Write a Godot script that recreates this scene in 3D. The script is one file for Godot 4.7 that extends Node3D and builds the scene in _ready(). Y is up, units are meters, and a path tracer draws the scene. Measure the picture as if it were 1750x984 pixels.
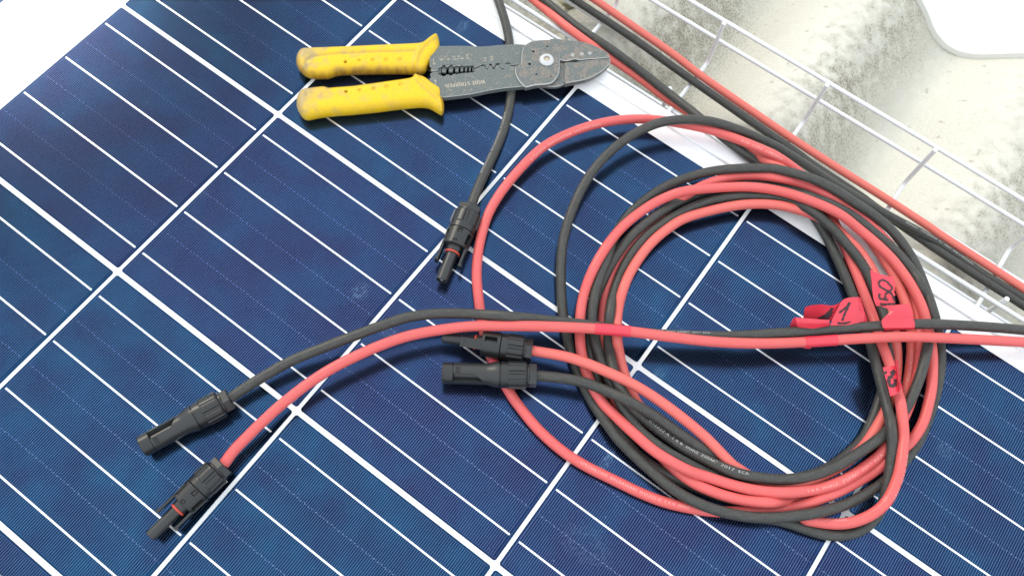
extends Node3D
# A photovoltaic panel on a corrugated roof, with a coil of red and black solar cables, plug connectors and a wire stripper lying on it.
# Units are metres; the lists below are millimetres (x along the panel's long edge, y up from its glass, z across it).

const CABLES := {
	"redcoil": [
		256.6, 15, 39, 275.9, 17, 30, 289.3, 18.1, 25.7, 300.5, 19.1, 23.3, 318.6, 19.9, 20, 337.5, 18, 17.7, 358, 15.8, 17.3, 378.9, 12.1, 17.9,
		398.1, 10, 21.1, 405.4, 7.9, 20.8, 421.9, 4.9, 17.7, 439.9, 8.4, 7.7, 451.8, 9.3, -9, 457.6, 9.5, -21.2, 461.1, 9.6, -31.4, 463.6, 9.7, -43.8,
		464.2, 8.9, -67.7, 462, 7.1, -87.7, 456.2, 3.6, -107.4, 445.3, 9.7, -120, 434.2, 5.8, -137.1, 420.4, 6.3, -149.1, 409.1, 7.1, -156.9, 396.9, 8.2, -162.5,
		386.4, 9.9, -164.3, 370.4, 9.5, -168.2, 354.4, 10.5, -165.8, 334.9, 10.4, -158.9, 317.8, 10, -147.7, 302.9, 10, -132.7, 285.8, 10.7, -109, 279.1, 10.8, -91.4,
		275.9, 10.5, -73.1, 276.3, 10.7, -53.5, 279.7, 13.3, -35.3, 286.1, 9.3, -19.6, 296, 14, -2.8, 302, 7.9, 2.2, 310.7, 6.9, 10.4, 325.4, 5.1, 20.6,
		338.8, 4.2, 25.1, 347.9, 3.9, 26],
	"redlead": [
		476.2, 3.6, -39.5, 476.7, 3.7, -54.6, 474.6, 3.6, -76.1, 470, 3.8, -94.2, 464.8, 4, -110.1, 458.5, 3.6, -125.2, 447.9, 8.5, -138.3, 435.6, 8, -152.2,
		418.7, 8, -165.1, 393.6, 6.6, -178.4, 366.2, 10.3, -181.8, 339.8, 9.6, -185.7, 320.8, 15.2, -181.6, 307.7, 11.4, -183.2, 296.1, 3.3, -188.3, 284.1, 1.9, -189.4,
		261.8, -8.5, -197.3, 242.2, -19.1, -204.8, 223.7, -26, -209.8, 211.2, -27.8, -211.1, 185.8, -29.5, -214.9, 153.7, -29, -216.3, 131.1, -25.6, -214.8, 105.6, -27.7, -218.8,
		64.7, -45.7, -236.5, 33.3, -52, -244.7],
	"redloop": [
		454, 3.6, 22.1, 457.4, 8, 21.7, 466.4, 6.7, 16.8, 474.4, 9, 11.8, 481.1, 11.8, 5.1, 486.7, 14.7, -4.7, 489.2, 16.8, -15.6, 487.8, 18.7, -29.5,
		484.5, 19.8, -41.2, 478.7, 18.3, -57.7, 467.7, 20.1, -73.8, 463.6, 16.5, -81.4, 453.8, 13.9, -94.1, 446.7, 13.2, -101.6, 439.4, 12.1, -108.9, 427.4, 8.2, -123.9,
		418.3, 7.1, -133, 404.7, 5.7, -146.1, 393.8, 4.4, -156.2, 383, 3.7, -165.7, 365.4, 5.2, -178.4, 347.8, 5.4, -188.4, 332.3, 8, -191.8, 314.3, 16.5, -187.3,
		303.7, 17, -186, 281.4, 11, -185.9, 260.1, 10, -180.7, 240.6, 10.1, -171.9, 222.1, 11, -161, 205.7, 11.9, -147.1, 191.7, 12, -130.6, 180.1, 11.9, -111,
		172, 11.1, -89.2, 169.6, 10, -56.9, 172.5, 9, -28.4, 181.2, 8, -5.4, 192.8, 6.9, 13.6, 206.3, 5.1, 28.9, 217.4, 4.2, 39.7, 227.6, 4, 48.7,
		239.9, 4, 57.3, 259.7, 4, 66.9, 271, 4, 71, 289.9, 4, 75.9, 309.5, 4, 77.8, 326.3, 4, 76.8, 346.2, 4, 73.3, 365.6, 4, 69.5,
		382.7, 4, 64.2, 403.2, 3.7, 54.1, 417.7, 4.1, 44, 440.1, 5.1, 25.8, 451.1, 8.7, 14.1, 458, 9.3, 4.2, 464.6, 9.6, -6.4, 475.2, 6.2, -27.2,
		479.8, 8.8, -40.5, 484.3, 7.8, -53.4, 486.7, 9.7, -63.2, 487, 10.7, -76, 484.6, 11, -89.1, 480.9, 10.6, -102.8, 475.7, 9.7, -116, 468.8, 11.3, -127,
		455.1, 13.7, -142.7, 446.3, 14.1, -151, 434.2, 15.2, -158.5, 418.7, 15, -166.2, 403.9, 15, -170.5, 388.5, 15.3, -172.9, 369.6, 21, -171.1, 348.8, 20.5, -168,
		329.2, 15.4, -165.5, 311.1, 14.9, -156.2, 294.8, 14.1, -143.9, 275.2, 19.3, -121.5, 265.7, 15.4, -110.2, 258.7, 13.1, -95, 254, 13, -74.6, 253.9, 17.8, -52.6,
		256.3, 16.6, -31.7, 260.8, 12, -15.9, 267.8, 11, -1.4, 276.8, 10.2, 11.7, 285.3, 9.8, 21.1, 297.8, 9.3, 30.9, 311.7, 9.6, 37.6, 323.6, 10, 40.3,
		340.3, 13.6, 43.8, 358.1, 14.3, 45.5, 378.2, 15.4, 43.6, 392, 11.5, 38.3, 408.9, 11, 32.2, 423.8, 12.8, 25.7, 437.3, 15.1, 17.1, 450.2, 11.7, 4.4,
		461.1, 13.7, -9.9, 470, 10.2, -29, 474.7, 10.3, -45.7, 475.5, 9.9, -72.4, 471.9, 9.8, -96.9, 465.4, 9.3, -117.7, 458.4, 8.1, -133.1, 447.8, 7.6, -149.1,
		431.6, 7.2, -167.3, 410, 7.3, -181.9, 385.3, 10.9, -185.4, 371.9, 14.6, -183.8, 354.1, 17.1, -181.6, 338.4, 13.3, -181.4, 323.1, 14.9, -174.7, 305, 9.9, -167,
		289.8, 8.7, -152.6, 278.7, 11.2, -131.8, 269.5, 3.6, -108.9, 268, 3.6, -98, 265.9, 3.6, -83.8, 264.3, 3.7, -63.2, 266.3, 3.6, -45.1, 271.9, 3.6, -27.7,
		281.3, 4, -9.7, 287.4, 4, -0.8, 296.4, 3.7, 9.8, 306, 3.6, 19.6, 317.9, 3.6, 29.3, 327.2, 3.6, 33.4, 338.9, 3.6, 36.7, 348.6, 3.8, 39.2,
		367.1, 6, 44.1, 385, 10, 46.4, 402.6, 10.1, 42.6, 417.9, 9.9, 36.3, 431.6, 12.8, 28.3, 444.1, 3.6, 15.7, 453.9, 3.6, 4.5, 463.1, 3.6, -7.8],
	"blackcoil": [
		269.1, 15, 50.8, 284, 15.9, 42, 296.7, 16, 36, 307.6, 16.2, 33, 325.6, 21.2, 31, 344.2, 14.4, 26.6, 362.2, 12.3, 25.8, 378.6, 9.7, 24.5,
		389.3, 5.6, 22.7, 397.5, 3.6, 21.2],
	"blackmid": [
		436.7, 3.6, 4.9, 447.2, 3.6, -7.5, 453.7, 3.6, -18.8, 457.5, 3.8, -28.6, 460.9, 3.6, -40.9, 462, 3.6, -53.1, 458.6, 4, -76.7, 454.6, 4.9, -92.9,
		449.5, 4.1, -109.8, 438.2, 10.4, -122.2, 429.7, 7.9, -132.8, 421.9, 8, -140, 411.7, 9, -148.2, 400, 10.5, -154.6, 385.5, 13.2, -158.8, 370.2, 14.2, -163.4,
		351.6, 15.8, -164.8, 336.8, 9.4, -166.4, 322.9, 9, -159.8, 305.4, 9, -146.5, 291.1, 9, -130.4, 279.8, 8.4, -110.2, 273.3, 8.1, -91.9, 270.9, 8, -81.4,
		269.7, 7.8, -67.4, 271, 7.8, -50, 275.9, 8.9, -31.1, 282.3, 12.8, -15, 291.1, 10, -1, 297.1, 9.7, 6.7, 309.1, 15.3, 20.1, 318.3, 15.8, 26,
		330.5, 14.1, 30.2, 340.5, 8.8, 30.5, 357.5, 8.1, 30.9, 371.4, 9.4, 30.9, 390.7, 9.8, 28, 404.3, 12.6, 25.7, 419.8, 11.7, 18.3, 433.8, 12.7, 9,
		445.4, 14.9, -2.9, 452.3, 15.5, -13.2, 457, 15.9, -22.2, 462.3, 16.1, -34.6, 466.1, 15.6, -44.2, 469.5, 13.4, -54.9, 471.8, 15, -70, 472.2, 16, -82.4,
		470.1, 16.1, -100.9, 467.3, 15.8, -114.7, 463.6, 11.7, -133, 456.4, 6.5, -153.9, 441.9, 15.9, -160.8, 433.7, 13.3, -168.1, 417.1, 12.7, -175.3, 397.7, 12.8, -179,
		378.8, 15.6, -179.3, 362.9, 19, -175.8, 352.6, 17.7, -174.3, 337.5, 11.4, -174.6, 318, 6.9, -169.2, 300.3, 4.7, -156.9, 282.9, 5, -134.5, 273, 7.3, -115.4,
		268, 10.1, -100.2, 263.1, 9.6, -80.5, 261.7, 9.6, -65.7, 262.4, 8.9, -49, 264.6, 8.4, -35.3, 268.2, 5.2, -20.7, 273.5, 4.1, -6.3, 279.8, 3.7, 5,
		289.1, 3.9, 15.6, 299.4, 4, 24.6, 309, 3.9, 32.2, 323.1, 3.6, 41.1, 340.7, 3.6, 48.5, 353.8, 3.6, 51.1, 370.4, 3.6, 50.2, 384.5, 3.6, 47.1,
		402.9, 3.6, 42.2, 416.4, 3.6, 36.8],
	"blackloop": [
		406.4, 4, 28.9, 400.1, 5, 31.5, 386.3, 6.7, 35.6, 365.6, 10.8, 39.9, 349.7, 10.3, 39.9, 335.4, 9.9, 37.1, 319.5, 9.9, 29.9, 306.3, 9.8, 22.1,
		294.3, 8.6, 13.5, 283.5, 9, 4.2, 274.1, 10.5, -6.4, 264.8, 12.9, -24.6, 259, 14, -44.8, 253.7, 6.2, -64.7, 250.9, 5.2, -79.5, 252.4, 6, -97.4,
		257.8, 7.2, -117, 265.6, 8.8, -132.2, 278.7, 10.2, -150.1, 294, 14.5, -162.3, 310.8, 16.5, -174.4, 320.1, 20, -177.2, 340, 22.8, -182.3, 355.6, 23, -184.5,
		373.3, 20.2, -186.4, 391.8, 13.9, -190.3, 408, 11.1, -189.3, 421.9, 10, -183.9, 434.8, 9.4, -175.7, 448, 12.3, -161.1, 460.5, 13.6, -146.6, 471.4, 8.5, -137,
		480.3, 7.7, -120.9, 486.7, 6.7, -101, 490.3, 5.9, -80.4, 491.6, 5.4, -64.6, 489.6, 6, -48.2, 485.1, 6.1, -29.4, 482.3, 6.8, -21.8, 473.6, 9.1, -4.4,
		464.4, 10.8, 8.7, 450.3, 13.4, 24.2, 429.5, 11.3, 41.1, 405.3, 10.2, 52.5, 382.1, 9, 56.7, 360.4, 8.6, 55.4, 336, 8.1, 51.6, 325.2, 7.4, 48,
		305.2, 4.2, 39.1, 284.8, 4, 26.7, 267.4, 4.1, 12.2, 255.2, 5, 0.1, 238.5, 7, -21.3, 225.9, 9.1, -42.1, 217.8, 11.9, -64.5, 213.2, 14.1, -88.5,
		213.5, 16, -111.7, 218.5, 17.9, -133.9, 227.7, 18.9, -153.9, 240.1, 18.8, -168.5, 257.2, 16.7, -182.2, 277.2, 11.6, -192.9, 293.1, 6.1, -200, 309.5, -1.2, -207.7,
		332.3, -19.8, -221.4, 365.7, -49.1, -242.5, 399.6, -68, -257.6, 420.8, -75.4, -264.5, 440.5, -77, -267.2, 461.8, -81.8, -271, 495, -82.3, -269.3, 520.1, -82.2, -269.3,
		532.4, -82, -269.2, 584.7, -81.5, -268.5],
	"blacklead": [
		33.8, -52, -252.6, 76, -37.1, -236.1, 117.2, -28.6, -224.5, 150.2, -23.2, -219.6, 183.2, -23.3, -216.7, 217.6, -19, -209.3, 236.7, -11.2, -201.7, 258.5, -1.8, -191.6,
		273.9, 3.6, -185.6, 286.3, 5.6, -182.9, 298.5, 5.2, -182.4, 304.2, 5.2, -182.1, 332, 5.2, -177.9, 349.4, 5.2, -172.9, 363, 4.1, -166.7, 371.6, 4, -161.6,
		384.3, 4, -152.7, 399.4, 4, -140.7, 407.7, 4.1, -133.5, 422.2, 5.3, -120.3, 435.3, 8.1, -105.6, 445.2, 10.8, -92.3, 455.2, 12.9, -79.5, 464.4, 15.7, -66.8,
		469.6, 19.7, -56.5, 475.7, 16.6, -49, 482, 14.4, -36.3, 486.3, 12.2, -25.6, 490, 9.1, -15.1, 490.9, 7.1, -5.7, 487.8, 5.2, 5.7, 482, 4.3, 13.5,
		476.4, 4.1, 18.2, 470.4, 4, 21.9, 459.8, 3.8, 26, 448.8, 4.2, 29.5, 440, 3.6, 33.3, 433.6, 3.6, 36.9],
	"trayblack": [
		36.3, -81.5, -288.5, 79, -81.5, -286.8, 117.2, -81.5, -285.5, 151.8, -81.5, -284, 187.7, -81.5, -281.2, 220.5, -81.5, -278.9, 272.4, -81.5, -275.4, 313.1, -81.5, -273.4,
		334.3, -81.5, -271.4, 362.7, -81.5, -270.4, 383.4, -81.5, -269.7, 403.8, -81.5, -267.8, 444.8, -82.5, -266.1, 470.4, -81.1, -264.1, 496.6, -80.6, -263.1, 522, -80.8, -262.9,
		534.5, -81, -262.8, 587.6, -81.5, -261.4],
	"trayred": [
		48, -81.5, -299.8, 93.6, -81.5, -298.5, 126.4, -81.5, -296.3, 180.6, -81.5, -292.7, 215, -81.5, -288.5, 266.5, -81.5, -285.2, 306.7, -81.5, -282.9, 356.8, -81.5, -281.5,
		398, -81.5, -281.1, 439.5, -81.5, -280, 456.4, -81.5, -279, 490.5, -81.5, -278.2, 516, -81.5, -277.5, 528.6, -81.5, -277.1, 581.8, -81.5, -275.6],
	"shortblack": [
		160.6, 9.7, -21.9, 156.1, 8.8, -34, 152.2, 7.5, -46.5, 148.4, 5.7, -59.7, 141.1, 4.1, -84.2, 132.5, 4, -104.6, 124.2, 4, -119.2, 110.8, 4.1, -137.8,
		95.5, 4.8, -155.7, 85.8, 5.6, -165, 77.6, 5.9, -171.9, 66.4, 5.5, -180.8, 44.8, 1.4, -198, 12.4, -10, -224.7],
	"blackcross": [
		123.5, 9.7, 178.5, 124.5, 10.1, 174, 130.9, 11.9, 155.7, 139.2, 14.1, 136.5, 151.5, 17, 116.2, 159.9, 18.9, 103, 170.1, 19.9, 86.4, 181, 20, 70.2,
		196.3, 20, 55.3, 213.8, 20, 42.6, 232.5, 24.9, 32.4, 250, 19.2, 19.1, 268.2, 18.9, 8.2, 278.2, 19.1, 2.6, 291.6, 20.1, -4.2, 302.8, 19.2, -10.7,
		321.3, 17.9, -23, 343.1, 17.7, -38.5, 358.9, 18.7, -50.4, 369.7, 21.7, -58.4, 378.5, 21.5, -66.5, 403, 20.2, -88.6, 422.5, 21.9, -105.4, 440.7, 22.9, -120.9,
		457.9, 24.5, -134.1, 485.9, 18, -156.5, 512.7, 14, -175.6, 550, 8, -200.9],
	"redcross": [
		148.9, 9.7, 211.3, 148.5, 10.2, 207, 148.3, 11, 200.2, 149.8, 12.9, 186.1, 151, 13.9, 176.9, 153.1, 15.1, 163.1, 157.3, 17, 145.5, 162.9, 18.9, 128.9,
		169.3, 19.9, 114.5, 178.6, 20, 96.3, 189, 20, 80.2, 203.1, 20, 64.1, 218.6, 20, 49.3, 242.2, 23.5, 32.7, 257.3, 22.4, 21.1, 278.6, 24, 7,
		300.1, 25.6, -6.2, 322.3, 23.4, -19.7, 347.5, 21.6, -35.4, 372.5, 22.4, -52.6, 396.5, 20.1, -73.2, 420.4, 22.1, -93.2, 429.3, 22.9, -100.5, 449.6, 23.8, -116.9,
		480.6, 20.1, -140.4, 516.5, 15, -167, 552, 10, -192.6],
}
const CONNECTORS := {
	"redcoil": [
		204.7, 13, 66.3, 256.9, 15, 38.8],
	"blackcoil": [
		219.5, 13, 85.4, 269.1, 15, 50.8],
	"blackcross": [
		101.7, 9.4, 232.9, 123.5, 9.7, 178.5],
	"redcross": [
		144, 9.4, 268.1, 148.9, 9.7, 211.3],
	"shortblack": [
		178.7, 9.4, 34.4, 160.6, 9.7, -21.9],
}
const WRAPS := [
	["redcross", 15.15, 16.05],
	["redcross", 20.00, 20.64],
	["blackcross", 22.54, 23.46],
	["redloop", 11.95, 11.15]]
const PRINTS := [
	["blackmid", "H1Z2Z2-K  1 X 6  mm2  Z05M7   2017  ECA", 33.18, 37.46, -8, 0],
	["redloop", "SPECIALCAVI  BALDASSARI  H1Z2Z2-K  1 X 6  mm2", 44.82, 48.51, 5, 0],
	["blackloop", "SPECIALCAVI  0987  CE  IEMMEQU  <VHARP", 69.74, 67.13, 0, 1],
	["redloop", "1 X 6  mm2  Z05M7  2017  ECA", 94.59, 97.79, 8, 0],
	["redloop", "Z05M7  2017  ECA", 22.97, 24.87, 30, 0],
	["redloop", "SPECIALCAVI  BALDASSARI  H1Z2Z2-K", 29.87, 32.41, 38, 0],
	["redloop", "BALDASSARI", 1.33, 3.41, -35, 0],
	["redloop", "Z05M7  2017  ECA", 5.77, 8.31, -40, 0],
	["blackcross", "H1Z2Z2-K  1 X 6  mm2  Z05M7  2017  ECA", 15.03, 17.05, -25, 0],
	["redlead", "SPECIALCAVI  BALDASSARI", 3.28, 4.72, 20, 0],
	["shortblack", "SPECIALCAVI  BALDASSARI  H1Z2Z2-K", 2.13, 4.87, 40, 0],
	["redcoil", "H1Z2Z2-K  1 X 6  mm2", 20.03, 22.64, 30, 0]]
const FLAGS := {
	"tongue": [[Vector3(432.7, 27.0, -110.2), Vector3(438.0, 27.6, -114.0), Vector3(443.7, 27.6, -118.4), Vector3(448.7, 27.0, -122.9)], [Vector3(429.4, 28.5, -113.1), Vector3(435.2, 29.4, -117.1), Vector3(440.8, 29.4, -121.8), Vector3(445.8, 28.5, -126.6)], [Vector3(429.6, 30.0, -116.6), Vector3(433.3, 31.5, -119.5), Vector3(438.6, 31.5, -124.0), Vector3(443.5, 30.4, -128.7)], [Vector3(430.2, 31.0, -122.1), Vector3(432.3, 32.6, -123.0), Vector3(436.8, 32.6, -126.4), Vector3(441.7, 31.0, -131.0)], [Vector3(424.8, 30.0, -121.3), Vector3(430.5, 32.0, -125.8), Vector3(435.0, 32.0, -130.1), Vector3(438.8, 31.0, -133.4)], [Vector3(425.5, 27.0, -123.6), Vector3(431.1, 28.0, -128.6), Vector3(435.6, 28.0, -132.9), Vector3(439.5, 27.0, -136.2)]],
	"flag150": [[Vector3(405.6, 33.0, -138.3), Vector3(411.2, 32.0, -140.0), Vector3(416.5, 31.0, -142.5), Vector3(421.7, 30.0, -145.7)], [Vector3(409.9, 31.0, -133.8), Vector3(414.9, 31.0, -135.2), Vector3(420.0, 30.5, -138.2), Vector3(425.2, 30.0, -141.1)], [Vector3(414.3, 29.0, -128.5), Vector3(418.7, 29.5, -130.4), Vector3(423.2, 29.0, -133.3), Vector3(428.1, 28.0, -136.4)], [Vector3(418.3, 27.0, -124.5), Vector3(422.2, 27.5, -126.9), Vector3(426.3, 27.0, -129.9), Vector3(430.5, 26.0, -133.2)], [Vector3(422.3, 25.0, -122.5), Vector3(425.3, 26.0, -124.8), Vector3(428.4, 26.0, -128.0), Vector3(432.4, 25.0, -132.0)]],
	"flag1": [[Vector3(400.8, 32.0, -106.2), Vector3(401.9, 33.0, -109.5), Vector3(404.7, 33.5, -112.5), Vector3(408.1, 33.0, -115.7)], [Vector3(401.7, 29.0, -102.0), Vector3(404.5, 30.5, -105.4), Vector3(408.4, 31.0, -109.0), Vector3(412.2, 30.0, -112.8)], [Vector3(402.7, 26.0, -97.1), Vector3(407.1, 27.5, -100.6), Vector3(412.0, 28.0, -104.9), Vector3(416.8, 26.0, -109.9)], [Vector3(404.2, 23.0, -92.4), Vector3(409.7, 24.0, -96.3), Vector3(415.7, 24.0, -101.3), Vector3(421.0, 23.0, -107.0)]],
	"flagback": [[Vector3(384.0, 29.0, -90.0), Vector3(386.8, 31.0, -93.1), Vector3(391.8, 32.0, -96.8), Vector3(397.4, 31.0, -100.9), Vector3(401.3, 31.0, -106.1)], [Vector3(385.7, 25.0, -88.5), Vector3(389.5, 26.0, -92.1), Vector3(394.7, 26.5, -95.8), Vector3(399.8, 26.0, -99.2), Vector3(402.3, 27.0, -102.6)], [Vector3(388.1, 20.0, -86.3), Vector3(393.0, 20.5, -89.9), Vector3(398.2, 21.0, -93.7), Vector3(402.8, 21.5, -96.1), Vector3(404.0, 23.0, -97.1)]],
	"flagcurl": [[Vector3(382.5, 27.0, -80.9), Vector3(387.2, 29.0, -83.0), Vector3(394.1, 29.5, -87.1), Vector3(401.3, 28.0, -92.7)], [Vector3(385.2, 26.0, -78.9), Vector3(389.5, 27.5, -81.2), Vector3(395.8, 28.0, -85.3), Vector3(402.8, 26.0, -91.7)], [Vector3(388.3, 22.0, -77.7), Vector3(392.6, 23.0, -80.2), Vector3(397.8, 24.0, -84.8), Vector3(404.1, 23.0, -92.1)]],
	"flagend": [[Vector3(382.6, 27.0, -81.0), Vector3(382.1, 25.0, -81.1), Vector3(382.1, 22.0, -80.8)], [Vector3(385.3, 26.0, -79.0), Vector3(384.1, 22.0, -79.2), Vector3(383.4, 18.0, -78.5)], [Vector3(388.3, 22.0, -77.7), Vector3(386.6, 17.0, -78.3), Vector3(384.2, 14.0, -78.0)]],
	"flagside": [[Vector3(408.2, 33.0, -115.6), Vector3(409.3, 31.0, -117.6), Vector3(410.2, 28.0, -119.4)], [Vector3(412.2, 30.0, -112.8), Vector3(414.1, 28.0, -114.8), Vector3(415.4, 25.0, -116.8)], [Vector3(416.8, 26.0, -109.9), Vector3(419.1, 25.0, -111.7), Vector3(420.5, 22.0, -113.9)], [Vector3(421.0, 23.0, -107.0), Vector3(422.9, 22.0, -109.9), Vector3(424.0, 19.0, -112.8)]],
	"flag5": [[Vector3(445.3, 25.5, -86.5), Vector3(447.8, 27.0, -88.5), Vector3(450.9, 27.0, -91.9)], [Vector3(449.2, 25.5, -82.0), Vector3(451.6, 27.0, -83.8), Vector3(454.4, 27.0, -87.1)], [Vector3(453.5, 25.0, -77.8), Vector3(455.8, 26.5, -79.2), Vector3(458.4, 26.5, -82.1)], [Vector3(458.3, 24.5, -72.6), Vector3(459.9, 26.0, -74.5), Vector3(461.6, 26.0, -78.4)]],
	"spine5": [[Vector3(449.5, 25.0, -95.9), Vector3(449.0, 30.0, -93.7), Vector3(451.3, 25.0, -96.9)], [Vector3(453.7, 25.0, -90.1), Vector3(453.3, 30.0, -87.8), Vector3(455.2, 25.0, -91.0)], [Vector3(457.6, 25.0, -84.2), Vector3(457.1, 29.5, -82.2), Vector3(459.1, 25.0, -85.1)], [Vector3(461.5, 24.5, -78.6), Vector3(461.0, 28.0, -77.2), Vector3(462.0, 24.5, -80.1)]],
	"snip": [[Vector3(236.8, 9.0, 58.6), Vector3(239.9, 10.0, 57.5), Vector3(243.0, 9.0, 55.5)], [Vector3(239.6, 9.0, 60.6), Vector3(241.3, 10.0, 59.8), Vector3(241.8, 9.0, 57.9)]],
	"corner": [[Vector3(396.6, 16.0, -72.6), Vector3(398.2, 17.0, -73.4), Vector3(402.3, 17.0, -76.9)], [Vector3(397.4, 14.0, -72.1), Vector3(400.3, 14.0, -73.1), Vector3(402.7, 14.0, -74.8)]],
}
const PIVOT := Vector3(131.05, 0, -154.23)
const BLADE_A := [
		-60.43, 60.89, -57.58, 57.81, -55.68, 60.02, -54.20, 58.97, -52.82, 59.33, -51.21, 58.24, -51.12, 56.25, -50.00, 55.22, -48.75, 55.42, -47.64, 54.40,
		-47.56, 52.74, -46.33, 51.49, -45.04, 51.40, -44.77, 49.98, -43.44, 48.52, -42.44, 48.39, -42.18, 47.31, -36.55, 41.68, -37.93, 39.44, -35.84, 34.37,
		-33.74, 32.54, -31.91, 33.34, -30.68, 34.01, -30.00, 33.46, -30.97, 29.73, -29.75, 28.75, -27.45, 30.52, -26.26, 30.32, -27.37, 26.39, -25.82, 24.70,
		-23.48, 26.22, -21.76, 26.73, -20.68, 25.56, -22.38, 21.95, -22.35, 21.17, -19.82, 18.84, -18.33, 20.37, -15.28, 17.40, -9.26, 12.74, 2.21, 26.31,
		-0.20, 28.89, -4.80, 33.61, -9.79, 38.51, -14.52, 43.73, -19.40, 49.44, -23.39, 54.85, -27.29, 59.65, -33.79, 66.64, -40.07, 73.19, -45.74, 75.63,
		-54.13, 71.21, -58.61, 67.00, -58.12, 65.48, -60.95, 63.43]
const BLADE_B := [
		-62.48, 60.87, -60.91, 60.29, -58.09, 57.23, -59.80, 54.85, -58.81, 53.79, -58.87, 51.96, -57.65, 50.71, -55.85, 50.89, -54.73, 49.86, -54.66, 48.19,
		-53.54, 47.16, -51.88, 47.17, -50.82, 46.06, -50.62, 44.89, -49.18, 44.62, -47.95, 43.36, -47.60, 42.41, -46.63, 42.24, -44.69, 40.48, -42.71, 38.77,
		-40.49, 36.79, -38.60, 38.84, -36.53, 33.45, -34.42, 31.62, -32.60, 32.42, -31.36, 33.09, -30.68, 32.54, -31.66, 28.80, -30.44, 27.83, -28.13, 29.60,
		-26.94, 29.40, -28.05, 25.47, -26.50, 23.78, -24.16, 25.29, -22.44, 25.80, -21.36, 24.64, -23.06, 21.02, -23.03, 20.24, -20.49, 17.91, -19.00, 19.44,
		-15.95, 16.47, -8.24, 10.38, -16.95, -3.14, -20.92, -2.58, -24.63, -0.15, -27.81, 2.26, -32.45, 6.40, -36.96, 10.71, -41.30, 15.23, -46.16, 19.75,
		-53.70, 25.11, -60.69, 30.44, -70.75, 38.93, -73.67, 45.11, -69.80, 52.89, -65.82, 57.92, -63.69, 58.09]
const JAW_A := [
		-9.74, -18.23, -7.29, -20.41, -3.15, -23.04, 0.17, -25.08, 3.86, -27.28, 7.01, -29.32, 9.97, -30.86, 13.18, -32.19, 16.75, -33.31, 20.87, -34.40,
		24.99, -35.01, 28.33, -35.33, 31.47, -35.15, 33.29, -34.68, 34.62, -33.83, 35.66, -32.60, 31.74, -28.71, 27.90, -24.88, 24.87, -22.25, 22.34, -19.67,
		20.47, -17.70, 18.78, -15.87, 17.52, -15.75, 15.95, -14.90, 14.57, -13.39, 13.62, -11.67, 12.22, -9.66, 9.83, -8.23, 7.90, -7.36, 1.58, -2.31]
const JAW_B := [
		11.47, -7.15, 12.06, -8.16, 13.53, -9.68, 15.79, -11.69, 17.41, -12.85, 18.55, -14.31, 20.26, -16.49, 22.70, -19.20, 25.20, -21.81, 28.11, -24.63,
		31.98, -28.41, 35.93, -32.25, 36.97, -31.51, 37.81, -30.41, 38.39, -28.75, 38.61, -26.13, 38.38, -22.90, 37.88, -19.31, 36.94, -15.59, 35.77, -11.84,
		34.25, -8.07, 32.22, -4.58, 29.80, -1.31, 26.49, 2.52, 23.80, 5.93, 22.71, 7.80, 18.61, 2.40, 14.98, -2.77]
const LEDGE_B := [
		1.30, -1.48, 5.01, -5.41, 10.64, -7.87, 11.71, -8.04, 18.35, 1.13, 22.21, 6.48, 21.13, 8.67, 19.88, 11.14, 18.02, 13.35, 16.03, 14.93,
		12.51, 17.27, 7.48, 20.75, 3.01, 25.71, -3.68, 18.72]
const DISC := [
		-20.67, -1.52, -20.44, -3.55, -19.84, -5.43, -18.79, -7.36, -17.24, -9.45, -15.13, -11.61, -12.56, -13.99, -10.11, -16.12, -7.66, -18.08, -6.56, -18.42,
		-5.26, -18.31, -3.35, -17.51, -1.43, -16.34, 0.54, -14.84, 2.31, -13.18, 5.00, -9.97, 7.86, -6.17, 10.26, -2.77, 12.52, 0.70, 13.71, 2.90,
		14.58, 5.06, 15.11, 7.77, 15.17, 10.55, 15.10, 13.14, 14.35, 15.28, 13.13, 16.92, 10.68, 19.33, 8.18, 21.68, 6.14, 23.82, 4.34, 26.29,
		2.11, 29.40, 0.11, 29.37, -2.02, 29.07, -4.96, 28.09, -7.92, 26.75, -10.27, 25.19, -12.17, 23.43, -13.59, 21.57, -14.75, 19.49, -14.43, 17.87,
		-13.70, 16.39, -13.43, 15.27, -13.54, 14.37, -14.49, 12.49, -15.81, 10.51, -17.35, 8.32, -18.78, 6.03, -19.94, 3.51, -20.58, 0.96]
const GRIP_U := [
		-148.94, 112.18, -150.24, 109.79, -150.91, 107.72, -150.98, 105.01, -149.86, 102.59, -145.29, 98.51, -135.99, 90.49, -122.82, 78.81, -112.97, 69.94, -103.09, 61.03,
		-89.78, 49.21, -85.88, 45.52, -84.34, 43.16, -83.97, 41.04, -83.66, 38.26, -83.07, 34.68, -82.21, 31.43, -81.22, 30.50, -79.97, 30.34, -77.98, 31.57,
		-75.59, 33.89, -71.25, 38.83, -69.25, 42.10, -69.09, 44.90, -69.01, 48.16, -68.82, 52.41, -68.47, 55.98, -67.70, 58.38, -66.92, 60.49, -67.11, 63.37,
		-68.17, 65.57, -69.49, 67.44, -70.99, 68.09, -72.54, 68.12, -80.84, 74.33, -94.51, 85.26, -107.94, 96.39, -114.26, 102.38, -117.10, 105.73, -118.31, 108.32,
		-119.72, 110.65, -123.64, 114.05, -127.50, 116.86, -130.95, 118.81, -134.35, 119.51, -138.05, 119.23, -141.43, 118.42, -144.49, 116.80, -147.01, 114.73]
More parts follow.
